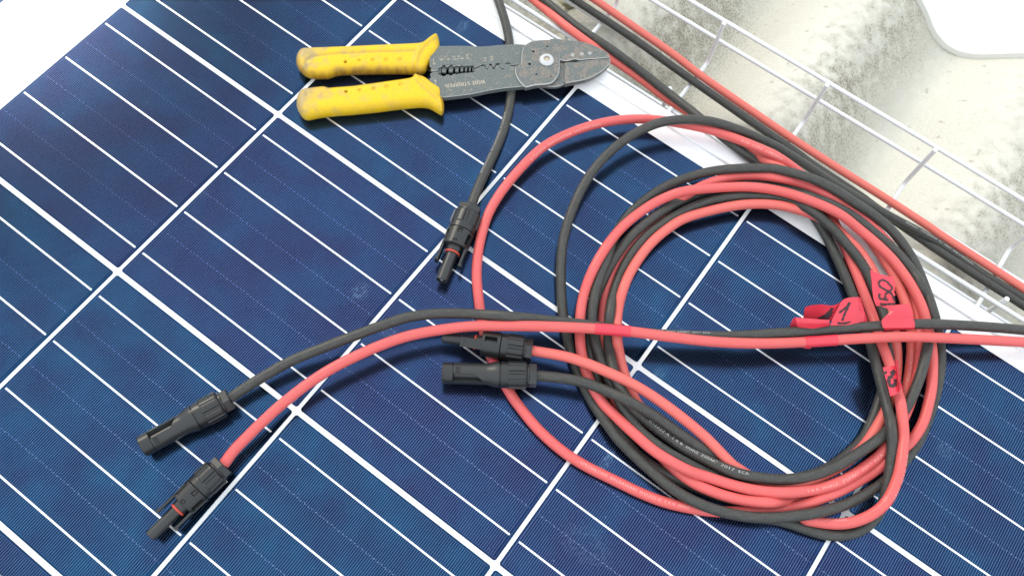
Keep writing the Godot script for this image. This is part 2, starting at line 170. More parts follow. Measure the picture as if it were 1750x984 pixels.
const GRIP_L := [
		-124.19, 139.93, -125.70, 137.20, -126.68, 134.03, -126.44, 131.47, -125.05, 128.77, -120.70, 123.98, -116.47, 119.68, -114.65, 118.50, -112.28, 117.94, -106.02, 112.02,
		-99.80, 106.01, -93.91, 99.57, -88.06, 93.04, -82.19, 86.49, -76.31, 79.91, -71.63, 74.56, -70.38, 72.49, -71.44, 70.89, -71.55, 69.36, -69.71, 68.56,
		-65.29, 67.07, -62.91, 66.52, -58.88, 66.68, -55.19, 67.10, -50.89, 66.90, -48.15, 66.85, -46.04, 68.12, -44.04, 70.25, -42.44, 72.29, -40.30, 73.90,
		-37.73, 76.47, -35.45, 79.25, -34.09, 81.70, -34.08, 83.25, -35.02, 84.01, -39.38, 84.33, -42.62, 84.42, -45.54, 84.91, -48.63, 86.58, -52.08, 89.18,
		-56.43, 93.42, -61.25, 98.43, -67.22, 104.73, -73.09, 111.09, -79.15, 117.19, -85.19, 123.27, -91.40, 129.11, -97.54, 135.01, -103.20, 141.43, -105.78, 144.89,
		-107.71, 147.18, -110.36, 148.00, -113.95, 147.38, -117.63, 145.78, -121.13, 143.37]
# dried water marks on the glass: cell, then texel, size and strength
const MARKS := {
	Vector2i(0, -1): [[364, 62, 23, 42, 0.50], [699, 908, 26, 21, 0.30]],
	Vector2i(1, 0): [[41, 99, 36, 34, 0.45], [69, 530, 47, 29, 0.45]],
	Vector2i(0, 0): [[893, 454, 34, 42, 0.50], [8, 522, 31, 18, 0.25]],
	Vector2i(2, 0): [[116, 418, 18, 58, 0.50], [234, 752, 110, 68, 0.20]],
	Vector2i(2, -1): [[89, 1010, 26, 26, 0.35]],
	Vector2i(3, -1): [[220, 540, 36, 34, 0.30]],
	Vector2i(-1, 0): [[502, 326, 15, 13, 0.35]],
}
const CABLE_R := 0.00345
const PITCH := 0.1585

var taken := {}
var M := {}
var paths := {}

# ------------------------------------------------------------------ bookkeeping
func numbered(called: String) -> String:
	var n: int = taken.get(called, 0)
	taken[called] = n + 1
	return called if n == 0 else "%s_%03d" % [called, n]

func thing(called: String, label: String, category: String, at := Vector3.ZERO, group := "") -> Node3D:
	var o := Node3D.new()
	o.name = numbered(called)
	add_child(o)
	o.position = at
	tag(o, label, category, group)
	return o

func tag(o: Node, label: String, category: String, group := "") -> void:
	o.set_meta("label", label)
	o.set_meta("category", category)
	if group != "":
		o.set_meta("group", group)

func part(called: String, mesh: Mesh, mat, parent: Node, at := Vector3.ZERO) -> MeshInstance3D:
	var o := MeshInstance3D.new()
	o.name = called
	o.mesh = mesh
	if mat is Array:
		for i in mat.size():
			o.set_surface_override_material(i, mat[i])
	elif mat != null:
		o.material_override = mat
	parent.add_child(o, true)
	o.position = at
	return o

# ------------------------------------------------------------------ meshes
func mesh_of(v: PackedVector3Array, n: PackedVector3Array, idx: PackedInt32Array, uv := PackedVector2Array(), col := PackedColorArray(), into: ArrayMesh = null) -> ArrayMesh:
	for t in range(0, idx.size(), 3):    # front faces run clockwise
		var a := idx[t]
		var b := idx[t + 1]
		var c := idx[t + 2]
		if (v[b] - v[a]).cross(v[c] - v[a]).dot(n[a] + n[b] + n[c]) > 0.0:
			idx[t + 1] = c
			idx[t + 2] = b
	var arr := []
	arr.resize(Mesh.ARRAY_MAX)
	arr[Mesh.ARRAY_VERTEX] = v
	arr[Mesh.ARRAY_NORMAL] = n
	arr[Mesh.ARRAY_INDEX] = idx
	if uv.size() == v.size():
		arr[Mesh.ARRAY_TEX_UV] = uv
	if col.size() == v.size():
		arr[Mesh.ARRAY_COLOR] = col
	var m := into if into != null else ArrayMesh.new()
	m.add_surface_from_arrays(Mesh.PRIMITIVE_TRIANGLES, arr)
	return m

# flat triangles: tris holds corners, outs one outward hint per triangle
func flat_mesh(tris: PackedVector3Array, outs: PackedVector3Array, into: ArrayMesh = null) -> ArrayMesh:
	var n := PackedVector3Array()
	var idx := PackedInt32Array()
	for t in outs.size():
		var f := (tris[3 * t + 1] - tris[3 * t]).cross(tris[3 * t + 2] - tris[3 * t]).normalized()
		if f.dot(outs[t]) < 0.0:
			f = -f
		for k in 3:
			n.append(f)
			idx.append(3 * t + k)
	return mesh_of(tris, n, idx, PackedVector2Array(), PackedColorArray(), into)

func quad(tris: PackedVector3Array, outs: PackedVector3Array, a: Vector3, b: Vector3, c: Vector3, d: Vector3, out: Vector3) -> void:
	tris.append_array([a, b, c, a, c, d])
	outs.append_array([out, out])

# a box with chamfered edges, from corner lo to corner hi
func block(lo: Vector3, hi: Vector3, ch: float) -> ArrayMesh:
	var tris := PackedVector3Array()
	var outs := PackedVector3Array()
	var mid := (lo + hi) / 2.0
	var h := (hi - lo) / 2.0
	var s := [-1.0, 1.0]
	for ax in 3:
		var u := (ax + 1) % 3
		var w := (ax + 2) % 3
		for sg in s:
			var p := []
			for q in [[-1, -1], [1, -1], [1, 1], [-1, 1]]:
				var e := Vector3.ZERO
				e[ax] = sg * h[ax]
				e[u] = q[0] * (h[u] - ch)
				e[w] = q[1] * (h[w] - ch)
				p.append(mid + e)
			var o := Vector3.ZERO
			o[ax] = sg
			quad(tris, outs, p[0], p[1], p[2], p[3], o)
		for su in s:
			for sw in s:
				var p2 := []
				for q in [[-1, 0], [1, 0], [1, 1], [-1, 1]]:
					var e := Vector3.ZERO
					e[ax] = q[0] * (h[ax] - ch)
					e[u] = su * (h[u] - (ch if q[1] == 1 else 0.0))
					e[w] = sw * (h[w] - (0.0 if q[1] == 1 else ch))
					p2.append(mid + e)
				var o2 := Vector3.ZERO
				o2[u] = su
				o2[w] = sw
				quad(tris, outs, p2[0], p2[1], p2[2], p2[3], o2)
	for sx in s:
		for sy in s:
			for sz in s:
				var k := Vector3(sx, sy, sz)
				tris.append_array([mid + k * (h - Vector3(0, ch, ch)), mid + k * (h - Vector3(ch, 0, ch)), mid + k * (h - Vector3(ch, ch, 0))])
				outs.append(k)
	return flat_mesh(tris, outs)

# rings round the x axis: profile of (x, r), sharp along it and smooth round it
func lathe(profile: Array, segs := 40) -> ArrayMesh:
	var v := PackedVector3Array()
	var n := PackedVector3Array()
	var idx := PackedInt32Array()
	for k in profile.size() - 1:
		var p: Vector2 = profile[k]
		var q: Vector2 = profile[k + 1]
		var nn := Vector2(-(q.y - p.y), q.x - p.x).normalized()
		var base := v.size()
		for j in segs + 1:
			var a := TAU * j / segs
			var d := Vector3(0, cos(a), sin(a))
			v.append(Vector3(p.x, 0, 0) + d * p.y)
			v.append(Vector3(q.x, 0, 0) + d * q.y)
			var nv := Vector3(nn.x, 0, 0) + d * nn.y
			n.append(nv)
			n.append(nv)
		for j in segs:
			var b := base + 2 * j
			idx.append_array([b, b + 1, b + 2, b + 1, b + 3, b + 2])
	return mesh_of(v, n, idx)

# rings round the x axis whose radius f(x, angle) varies; faceted
func carved(xs: Array, segs: int, f: Callable) -> ArrayMesh:
	var tris := PackedVector3Array()
	var outs := PackedVector3Array()
	for i in xs.size() - 1:
		for j in segs:
			var a0 := TAU * j / segs
			var a1 := TAU * (j + 1) / segs
			var c := []
			for e in [[xs[i], a0], [xs[i + 1], a0], [xs[i + 1], a1], [xs[i], a1]]:
				var r: float = f.call(e[0], e[1])
				c.append(Vector3(e[0], r * cos(e[1]), r * sin(e[1])))
			var am := (a0 + a1) / 2.0
			quad(tris, outs, c[0], c[1], c[2], c[3], Vector3(0, cos(am), sin(am)))
	for end in [0, xs.size() - 1]:
		for j in segs:
			var a0 := TAU * j / segs
			var a1 := TAU * (j + 1) / segs
			var r0: float = f.call(xs[end], a0)
			var r1: float = f.call(xs[end], a1)
			tris.append_array([Vector3(xs[end], 0, 0), Vector3(xs[end], r0 * cos(a0), r0 * sin(a0)), Vector3(xs[end], r1 * cos(a1), r1 * sin(a1))])
			outs.append(Vector3(-1 if end == 0 else 1, 0, 0))
	return flat_mesh(tris, outs)

# points along a smooth curve through the given ones
func smooth_path(p: Array, step: float) -> PackedVector3Array:
	var out := PackedVector3Array()
	var last := p.size() - 1
	for i in last:
		var p0: Vector3 = p[i - 1] if i > 0 else p[0] * 2.0 - p[1]
		var p3: Vector3 = p[i + 2] if i < last - 1 else p[last] * 2.0 - p[last - 1]
		var k := maxi(2, int(ceil((p[i + 1] - p[i]).length() / step)))
		for j in k:
			out.append(p[i].cubic_interpolate(p[i + 1], p0, p3, float(j) / k))
	out.append(p[last])
	return out

# a round bar along a path; uv.x runs round it, uv.y along it in metres
func tube(path: PackedVector3Array, r: float, segs := 16, capped := true) -> ArrayMesh:
	var v := PackedVector3Array()
	var n := PackedVector3Array()
	var uv := PackedVector2Array()
	var idx := PackedInt32Array()
	var m := path.size()
	var up := Vector3.UP
	var far := 0.0
	for i in m:
		var t := (path[mini(i + 1, m - 1)] - path[maxi(i - 1, 0)]).normalized()
		if i == 0 and absf(t.y) > 0.9:
			up = Vector3.RIGHT
		var side := t.cross(up).normalized()
		up = side.cross(t).normalized()
		if i > 0:
			far += (path[i] - path[i - 1]).length()
		for j in segs + 1:
			var a := TAU * j / segs
			var d := up * cos(a) + side * sin(a)
			v.append(path[i] + d * r)
			n.append(d)
			uv.append(Vector2(float(j) / segs, far / 0.06))
	for i in m - 1:
		for j in segs:
			var b := i * (segs + 1) + j
			idx.append_array([b, b + segs + 1, b + 1, b + 1, b + segs + 1, b + segs + 2])
	if capped:
		for e in [0, m - 1]:
			var t := (path[e] - path[1 if e == 0 else m - 2]).normalized()
			var c := v.size()
			v.append(path[e])
			n.append(t)
			uv.append(Vector2(0.5, 0))
			for j in segs + 1:
				v.append(v[e * (segs + 1) + j])
				n.append(t)
				uv.append(Vector2(0.5, 0))
			for j in segs:
				idx.append_array([c, c + 1 + j, c + 2 + j])
	return mesh_of(v, n, idx, uv)

func poly(list: Array) -> PackedVector2Array:
	var p := PackedVector2Array()
	for i in range(0, list.size(), 2):
		p.append(Vector2(list[i], list[i + 1]) / 1000.0)
	if Geometry2D.is_polygon_clockwise(p):
		p.reverse()
	return p

func inset(p: PackedVector2Array, by: float) -> PackedVector2Array:
	var out := PackedVector2Array()
	var m := p.size()
	for i in m:
		var a := (p[i] - p[(i + m - 1) % m]).normalized()
		var b := (p[(i + 1) % m] - p[i]).normalized()
		var nn := (Vector2(-a.y, a.x) + Vector2(-b.y, b.x)).normalized()
		out.append(p[i] + nn * by)
	return out

# a plate with a bevelled upper rim: surface 0 is the plate, surface 1 the bevel
func plate(p: PackedVector2Array, y0: float, y1: float, bevel: float) -> ArrayMesh:
	var q := inset(p, bevel)
	if Geometry2D.is_point_in_polygon(q[0], p) == false:
		q = inset(p, -bevel)
	var tri := Geometry2D.triangulate_polygon(p)
	var body := PackedVector3Array()
	var bo := PackedVector3Array()
	var rim := PackedVector3Array()
	var ro := PackedVector3Array()
	for t in range(0, tri.size(), 3):
		for e in [[y1, q, Vector3.UP], [y0, p, Vector3.DOWN]]:
			for k in 3:
				var w: Vector2 = e[1][tri[t + k]]
				body.append(Vector3(w.x, e[0], w.y))
			bo.append(e[2])
	var m := p.size()
	for i in m:
		var j := (i + 1) % m
		var mid := (p[i] + p[j]) / 2.0 - (q[i] + q[j]) / 2.0
		var out := Vector3(mid.x, 0, mid.y).normalized()
		quad(body, bo, Vector3(p[i].x, y0, p[i].y), Vector3(p[j].x, y0, p[j].y), Vector3(p[j].x, y1 - bevel, p[j].y), Vector3(p[i].x, y1 - bevel, p[i].y), out)
		quad(rim, ro, Vector3(p[i].x, y1 - bevel, p[i].y), Vector3(p[j].x, y1 - bevel, p[j].y), Vector3(q[j].x, y1, q[j].y), Vector3(q[i].x, y1, q[i].y), out + Vector3.UP)
	return flat_mesh(rim, ro, flat_mesh(body, bo))

func resampled(p: PackedVector2Array, step: float) -> PackedVector2Array:
	var out := PackedVector2Array()
	for i in p.size():
		var a := p[i]
		var b := p[(i + 1) % p.size()]
		var k := maxi(1, int(round(a.distance_to(b) / step)))
		for j in k:
			out.append(a.lerp(b, float(j) / k))
	return out

func edge_distance(p: PackedVector2Array, at: Vector2) -> float:
	var best := 1.0
	for i in p.size():
		best = minf(best, at.distance_to(Geometry2D.get_closest_point_to_segment(at, p[i], p[(i + 1) % p.size()])))
	return best

func line_distance(l: Array, at: Vector2) -> float:
	var best := 1000.0
	for i in l.size() - 1:
		best = minf(best, at.distance_to(Geometry2D.get_closest_point_to_segment(at, l[i], l[i + 1])))
	return best

# text flat in the xy plane, from x = 0, as outlines of the font
func lettering(words: String) -> Array:
	var tm := TextMesh.new()
	var font := SystemFont.new()
	font.font_names = PackedStringArray(["Droid Sans"])
	tm.font = font
	tm.text = words
	tm.font_size = 32
	tm.pixel_size = 0.01
	tm.depth = 0.0
	tm.curve_step = 1.5
	tm.horizontal_alignment = HORIZONTAL_ALIGNMENT_LEFT
	var arr := tm.get_mesh_arrays()
	var v: PackedVector3Array = arr[Mesh.ARRAY_VERTEX]
	var lo := Vector3(1e9, 1e9, 0)
	var hi := Vector3(-1e9, -1e9, 0)
	for p in v:
		lo = lo.min(p)
		hi = hi.max(p)
	return [v, arr[Mesh.ARRAY_INDEX], lo, hi]

# ------------------------------------------------------------------ materials
func mat(c: Color, rough: float, metal := 0.0) -> StandardMaterial3D:      # c is linear
	var m := StandardMaterial3D.new()
	m.albedo_color = c.linear_to_srgb()
	m.roughness = rough
	m.metallic = metal
	return m

func noise(kind: int, freq: float, sd: int, oct := 4) -> FastNoiseLite:
	var f := FastNoiseLite.new()
	f.noise_type = kind
	f.frequency = freq
	f.seed = sd
	f.fractal_octaves = oct
	return f

func noise_bytes(kind: int, freq: float, sd: int, w: int, h: int, oct := 4) -> PackedByteArray:
	var im := noise(kind, freq, sd, oct).get_image(w, h, false, false, true)
	im.convert(Image.FORMAT_L8)
	return im.get_data()

func picture(w: int, h: int, data: PackedByteArray) -> Image:
	return Image.create_from_data(w, h, false, Image.FORMAT_RGB8, data)

func put(data: PackedByteArray, k: int, c: Color) -> void:
	pass

# crystalline blue cell with its printed silver fingers
func cell_material(sd: int, tint: Vector3) -> StandardMaterial3D:
	var n := 512
	var big := noise_bytes(FastNoiseLite.TYPE_SIMPLEX_SMOOTH, 0.006, sd, n, n, 3)
	var fine := noise_bytes(FastNoiseLite.TYPE_SIMPLEX, 0.05, sd + 7, n, n, 4)
	var grain_noise := noise(FastNoiseLite.TYPE_CELLULAR, 0.03, sd + 3, 2)
	grain_noise.cellular_return_type = FastNoiseLite.RETURN_CELL_VALUE
	grain_noise.domain_warp_enabled = true
	grain_noise.domain_warp_amplitude = 18.0
	grain_noise.domain_warp_frequency = 0.03
	var gi := grain_noise.get_image(n, n, false, false, true)
	gi.convert(Image.FORMAT_L8)
	var grain := gi.get_data()
	var d := PackedByteArray()
	d.resize(n * n * 3)
	for k in n * n:
		var b := big[k] / 255.0
		var f := (fine[k] / 255.0 - 0.5)
		var g := (grain[k] / 255.0 - 0.5)
		var s := clampf(0.5 + (b - 0.5) * 0.5 + f * 0.12 + g * 0.16, 0.0, 1.0)
		d[3 * k] = int(clampf((16.0 + 18.0 * s + 12.0 * (0.6 - b)) * tint.x, 1.0, 255.0))
		d[3 * k + 1] = int((31.0 + 33.0 * s) * tint.y)
		d[3 * k + 2] = int((59.0 + 33.0 * s) * tint.z)
	var im := picture(n, n, d)
	im.resize(1024, 1024, Image.INTERPOLATE_BILINEAR)
	var silver := Color8(128, 142, 180)
	var faint := Color8(84, 108, 146)
	var x := 12.0
	var i := 0
	while x < 1012.0:
		im.fill_rect(Rect2i(int(x), 10, 1, 1004), silver)
		for q in [256, 512, 768]:
			im.fill_rect(Rect2i(int(x) + (0 if i % 2 == 0 else 5), q + (i * 3) % 5 - 2, 6, 2), silver if i % 3 else faint)
		x += 10.0
		i += 1
	for e in [[10, 8, 1004, 1], [10, 1015, 1004, 1], [9, 9, 1, 1006], [1014, 9, 1, 1006]]:
		im.fill_rect(Rect2i(e[0], e[1], e[2], e[3]), faint)
	# dried drops and specks of dirt
	var rng := RandomNumberGenerator.new()
	rng.seed = sd * 31 + 5
	for s in 26:
		var at := Vector2i(rng.randi_range(20, 1000), rng.randi_range(20, 1000))
		var w := rng.randi_range(1, 4)
		im.fill_rect(Rect2i(at.x, at.y, w, rng.randi_range(1, 4)), Color8(120, 140, 160) if s % 3 else Color8(70, 92, 130))
	M.cell_images.append(im)
	return cell_finish(im)

func cell_finish(im: Image) -> StandardMaterial3D:
	var m := StandardMaterial3D.new()
	m.albedo_texture = ImageTexture.create_from_image(im)
	m.metallic = 1.0                  # the blue is the mirror of the antireflective film; the silver paste is dull
	m.metallic_texture = M.finger_mask
	m.roughness = 0.21
	return m

func marked_cell(base: Image, marks: Array, sd: int) -> StandardMaterial3D:
	var im: Image = base.duplicate()
	var n1 := noise(FastNoiseLite.TYPE_SIMPLEX, 0.035, sd, 4)
	for k in marks:
		for yy in range(-int(k[3] * 1.4), int(k[3] * 1.4) + 1):
			for xx in range(-int(k[2] * 1.4), int(k[2] * 1.4) + 1):
				var p := Vector2i(k[0] + xx, k[1] + yy)
				if p.x < 2 or p.y < 2 or p.x > 1021 or p.y > 1021:
					continue
				var g := n1.get_noise_2d(p.x, p.y)
				var e := Vector2(xx / float(k[2]), yy / float(k[3])).length() + g * 0.7
				var a: float = k[4] * (0.35 + 0.65 * smoothstep(0.5, 0.85, e)) * (1.0 - smoothstep(0.9, 1.08, e)) * clampf(0.8 + g, 0.2, 1.0)
				if a > 0.01:
					im.set_pixel(p.x, p.y, im.get_pixel(p.x, p.y).lerp(Color8(124, 150, 168), a))
	return cell_finish(im)

func finger_mask() -> ImageTexture:
	var im := Image.create_empty(1024, 1024, false, Image.FORMAT_L8)
	im.fill(Color.WHITE)
	var x := 12.0
	while x < 1012.0:
		im.fill_rect(Rect2i(int(x), 10, 1, 1004), Color(0.6, 0.6, 0.6))
		x += 10.0
	return ImageTexture.create_from_image(im)

func worn_material(base: Color, worn: Color, scratch: Color, amount: float, sd: int) -> StandardMaterial3D:
	var n := 512
	var a := noise_bytes(FastNoiseLite.TYPE_SIMPLEX, 0.018, sd, n, n, 5)
	var b := noise_bytes(FastNoiseLite.TYPE_SIMPLEX, 0.09, sd + 1, n, n, 4)
	var sc := noise(FastNoiseLite.TYPE_SIMPLEX, 0.02, sd + 2, 2)
	var d := PackedByteArray()
	d.resize(n * n * 3)
	for y in n:
		for x in n:
			var k := y * n + x
			var w := smoothstep(1.0 - amount, 1.12 - amount, a[k] / 255.0 * 0.62 + b[k] / 255.0 * 0.38)
			var t := base.lerp(worn, w)
			t = t * (0.88 + 0.24 * b[k] / 255.0)
			if absf(sc.get_noise_2d(x * 0.25 + y * 1.4, y * 0.2)) < 0.006 and b[k] > 150:
				t = t.lerp(scratch, 0.6)
			d[3 * k] = int(clampf(t.r, 0, 1) * 255.0)
			d[3 * k + 1] = int(clampf(t.g, 0, 1) * 255.0)
			d[3 * k + 2] = int(clampf(t.b, 0, 1) * 255.0)
	var m := StandardMaterial3D.new()
	m.albedo_texture = ImageTexture.create_from_image(picture(n, n, d))
	m.uv1_triplanar = true
	m.uv1_scale = Vector3.ONE * 11.0
	m.roughness = 0.55
	return m

# scuffed rubber or plastic sheath, uv.x round the cable and uv.y along it
func sheath_material(base: Color, dust: Color, amount: float, rough: float, sd: int) -> StandardMaterial3D:
	var n := 256
	var a := noise_bytes(FastNoiseLite.TYPE_SIMPLEX, 0.02, sd, n, n, 3)
	var b := noise_bytes(FastNoiseLite.TYPE_SIMPLEX, 0.16, sd + 1, n, n, 3)
	var d := PackedByteArray()
	d.resize(n * n * 3)
	for k in n * n:
		var w := smoothstep(0.55, 0.95, b[k] / 255.0) * amount + (a[k] / 255.0 - 0.5) * amount * 0.5
		var t := base.lerp(dust, clampf(w, 0.0, 1.0))
		d[3 * k] = int(t.r * 255.0)
		d[3 * k + 1] = int(t.g * 255.0)
		d[3 * k + 2] = int(t.b * 255.0)
	var m := StandardMaterial3D.new()
	m.albedo_texture = ImageTexture.create_from_image(picture(n, n, d))
	m.roughness = rough
	m.metallic_specular = 0.4
	return m

# fibre cement: pale, speckled, with lichen in streaks that follow the corrugation
func roof_material() -> StandardMaterial3D:
	var n := 1024                                  # one metre square from (-0.2, -0.85)
	var cloud := noise_bytes(FastNoiseLite.TYPE_SIMPLEX_SMOOTH, 0.004, 41, n, n, 4)
	var mid := noise_bytes(FastNoiseLite.TYPE_SIMPLEX, 0.055, 42, n, n, 5)
	var grit := noise_bytes(FastNoiseLite.TYPE_SIMPLEX, 0.42, 43, n, n, 3)
	var spots := noise_bytes(FastNoiseLite.TYPE_SIMPLEX, 0.045, 44, n, n, 2)
	var d := PackedByteArray()
	d.resize(n * n * 3)
	var pale := Color(0.85, 0.84, 0.79)
	var dark := Color(0.46, 0.44, 0.38)
	for y in n:
		var z := -0.85 + y / 1024.0
		for x in n:
			var k := y * n + x
			var wx := -0.2 + x / 1024.0
			var streak := 0.0
			for e in [[0.333, 0.040, 0.9], [0.170, 0.055, 0.95], [0.055, 0.06, 1.05], [0.505, 0.04, 0.6], [0.60, 0.05, 0.8], [-0.08, 0.05, 0.9]]:
				streak = maxf(streak, e[2] * exp(-pow((wx - e[0] + (mid[k] / 255.0 - 0.5) * 0.035) / e[1], 2.0)))
			streak *= 0.6 + 0.5 * smoothstep(0.2, 0.8, cloud[k] / 255.0)
			var g := grit[k] / 255.0
			var l := streak * (0.30 + 0.75 * mid[k] / 255.0)
			l = clampf(l * (0.3 + 1.9 * g * g) + 0.14 * maxf(0.0, g - 0.60), 0.0, 0.85)
			if spots[k] > 226:
				l = maxf(l, 0.4 * (spots[k] - 226) / 20.0)
			var t := pale.lerp(dark, clampf(l, 0.0, 0.85))
			t = t * (0.94 + 0.12 * (g - 0.5) * 2.0 * 0.5 + 0.06 * (cloud[k] / 255.0 - 0.5))
			d[3 * k] = int(clampf(t.r, 0, 1) * 255.0)
			d[3 * k + 1] = int(clampf(t.g, 0, 1) * 255.0)
			d[3 * k + 2] = int(clampf(t.b, 0, 1) * 255.0)
	var m := StandardMaterial3D.new()
	m.albedo_texture = ImageTexture.create_from_image(picture(n, n, d))
	m.roughness = 1.0
	m.metallic_specular = 0.0
	var bump := Image.create_from_data(n, n, false, Image.FORMAT_L8, grit)
	m.heightmap_enabled = true
	m.heightmap_texture = ImageTexture.create_from_image(bump)
	m.heightmap_scale = 0.05
	return m

func make_materials() -> void:
	M.white = mat(Color(0.80, 0.80, 0.79), 0.5)
	M.white.clearcoat_enabled = true
	M.white.clearcoat = 1.0
	M.white.clearcoat_roughness = 0.12
	M.frame = mat(Color(0.80, 0.80, 0.80), 0.42, 0.15)
	M.ribbon = mat(Color(0.86, 0.87, 0.88), 0.34, 0.85)
	M.cells = []
	M.cell_images = []
	M.finger_mask = finger_mask()
	for i in 5:
		M.cells.append(cell_material(11 + 17 * i, [Vector3(1.0, 1.07, 1.07), Vector3(1.1, 1.0, 1.04), Vector3(1.05, 1.05, 1.06), Vector3(0.9, 1.12, 1.1), Vector3(1.15, 0.99, 1.06)][i]))
	M.zinc = mat(Color(0.70, 0.71, 0.72), 0.55, 0.3)
	M.roof = roof_material()
	M.sheet = mat(Color(0.72, 0.72, 0.68), 0.9)
	M.stone = worn_material(Color(0.72, 0.70, 0.60), Color(0.5, 0.47, 0.38), Color(0.8, 0.8, 0.75), 0.45, 90)
	M.red = sheath_material(Color(0.80, 0.35, 0.34), Color(0.88, 0.58, 0.55), 0.3, 0.36, 60)
	M.orange = sheath_material(Color(0.82, 0.39, 0.36), Color(0.88, 0.58, 0.52), 0.25, 0.42, 63)
	M.black = sheath_material(Color(0.215, 0.215, 0.203), Color(0.46, 0.45, 0.42), 0.6, 0.42, 66)
	M.plastic = mat(Color(0.013, 0.0135, 0.013), 0.33)
	M.plastic_dull = mat(Color(0.019, 0.0195, 0.019), 0.38)
	M.cavity = mat(Color(0.006, 0.006, 0.006), 0.9)
	M.seal = mat(Color(0.46, 0.055, 0.03), 0.5)
	M.contact = mat(Color(0.7, 0.68, 0.62), 0.3, 0.9)
	M.print_white = mat(Color(0.42, 0.41, 0.40), 0.6)
	M.print_red = mat(Color(0.74, 0.33, 0.31), 0.6)
	M.char = mat(Color(0.07, 0.018, 0.012), 0.9)
	M.tape = mat(Color(0.66, 0.04, 0.065), 0.3)
	M.tape.backlight_enabled = true
	M.tape.backlight = Color(0.35, 0.06, 0.08)
	M.marker = mat(Color(0.035, 0.014, 0.018), 0.6)
	M.paint = worn_material(Color(0.35, 0.375, 0.365), Color(0.45, 0.435, 0.40), Color(0.68, 0.67, 0.64), 0.36, 70)
	M.paint_worn = worn_material(Color(0.36, 0.38, 0.37), Color(0.45, 0.42, 0.385), Color(0.7, 0.68, 0.64), 0.52, 75)
	M.steel = mat(Color(0.42, 0.42, 0.40), 0.4, 0.7)
	M.coral = sheath_material(Color(0.83, 0.43, 0.385), Color(0.88, 0.58, 0.52), 0.2, 0.5, 69)
	M.bolt = mat(Color(0.50, 0.50, 0.49), 0.35, 0.8)
	M.stamp = mat(Color(0.48, 0.40, 0.30), 0.7)
	M.grip = StandardMaterial3D.new()
	M.grip.vertex_color_use_as_albedo = true
	M.grip.roughness = 0.48
	M.grip.metallic_specular = 0.45

# ------------------------------------------------------------------ the panel
func cell_mesh() -> ArrayMesh:
	var a := 0.1557 / 2.0
	var b := 0.1549 / 2.0
	var c := 0.0016
	var rim := []
	for q in [[1, 1], [-1, 1], [-1, -1], [1, -1]]:
		var turn: float = [0.0, 90.0, 180.0, 270.0][[[1, 1], [-1, 1], [-1, -1], [1, -1]].find(q)]
		for k in 4:
			var an := deg_to_rad(turn + 30.0 * k)
			rim.append(Vector2(q[0] * (a - c) + c * cos(an), q[1] * (b - c) + c * sin(an)))
	var v := PackedVector3Array([Vector3.ZERO])
	var n := PackedVector3Array([Vector3.UP])
	var uv := PackedVector2Array([Vector2(0.5, 0.5)])
	var idx := PackedInt32Array()
	for p in rim:
		v.append(Vector3(p.x, 0, p.y))
		n.append(Vector3.UP)
		uv.append(Vector2(p.x / (2 * a) + 0.5, p.y / (2 * b) + 0.5))
	for i in 16:
		idx.append_array([0, 1 + i, 1 + (i + 1) % 16])
	for i in 16:     # the thin edge
		var p: Vector2 = rim[i]
		var q: Vector2 = rim[(i + 1) % 16]
		var o := Vector3(p.x + q.x, 0, p.y + q.y).normalized()
		var k := v.size()
		for w in [Vector3(p.x, 0, p.y), Vector3(q.x, 0, q.y), Vector3(q.x, -0.0004, q.y), Vector3(p.x, -0.0004, p.y)]:
			v.append(w)
			n.append(o)
			uv.append(Vector2(0.002, 0.002))
		idx.append_array([k, k + 1, k + 2, k, k + 2, k + 3])
	return mesh_of(v, n, idx, uv)

func build_panel() -> void:
	var t := thing("solar_module", "large blue solar panel lying under the coiled cables and the yellow pliers", "solar panel", Vector3(0, -0.035, 0))
	var up := Vector3(0, 0.035, 0)
	part("backsheet", block(Vector3(-0.1985, -0.0042, -0.1717), Vector3(0.80, -0.0004, 0.66), 0.0003), M.white, t, up)
	part("frame_rail", block(Vector3(-0.2086, -0.035, -0.1818), Vector3(0.80, 0.0016, -0.1705), 0.0006), M.frame, t, up)
	part("frame_rail", block(Vector3(-0.2086, -0.035, -0.1703), Vector3(-0.1975, 0.0016, 0.66), 0.0006), M.frame, t, up)
	var cm := cell_mesh()
	var bar := block(Vector3(-0.0757, -0.0001, -0.00060), Vector3(0.0757, 0.00016, 0.00060), 0.00006)
	var k := 0
	for v in range(-1, 4):
		for u in range(-1, 5):
			var kind := (k * 7 + u * 3 + v * 2 + 20) % 5
			var glass = marked_cell(M.cell_images[kind], MARKS[Vector2i(u, v)], k + 3) if MARKS.has(Vector2i(u, v)) else M.cells[kind]
			var c := part("cell", cm, glass, t, up + Vector3((u + 0.5) * PITCH, 0, (v + 0.5) * PITCH))
			for e in [-0.375, -0.125, 0.125, 0.375]:
				part("busbar", bar, M.ribbon, c, Vector3(0, 0, e * PITCH))
			k += 1
	var o := thing("solar_module", "neighbouring solar panel at the far left corner, only its white frame in view", "solar panel", Vector3(-0.22, -0.035, 0))
	part("frame_rail", block(Vector3(-0.0002, -0.035, -0.1818), Vector3(0.0109, 0.0016, 0.50), 0.0006), M.frame, o, up)
	part("backsheet", block(Vector3(-0.20, -0.0042, -0.1818), Vector3(-0.0004, -0.0004, 0.50), 0.0003), M.white, o, up)
	for v in 3:
		var c := part("cell", cm, M.cells[v], o, up + Vector3(-0.0101 - 0.0777, 0, (v - 0.5) * PITCH))
		for e in [-0.375, -0.125, 0.125, 0.375]:
			part("busbar", bar, M.ribbon, c, Vector3(0, 0, e * PITCH))

# ------------------------------------------------------------------ roof and tray
func wave(x: float) -> float:
	return -0.1205 + 0.0255 * cos(TAU * (x - 0.294) / 0.177)

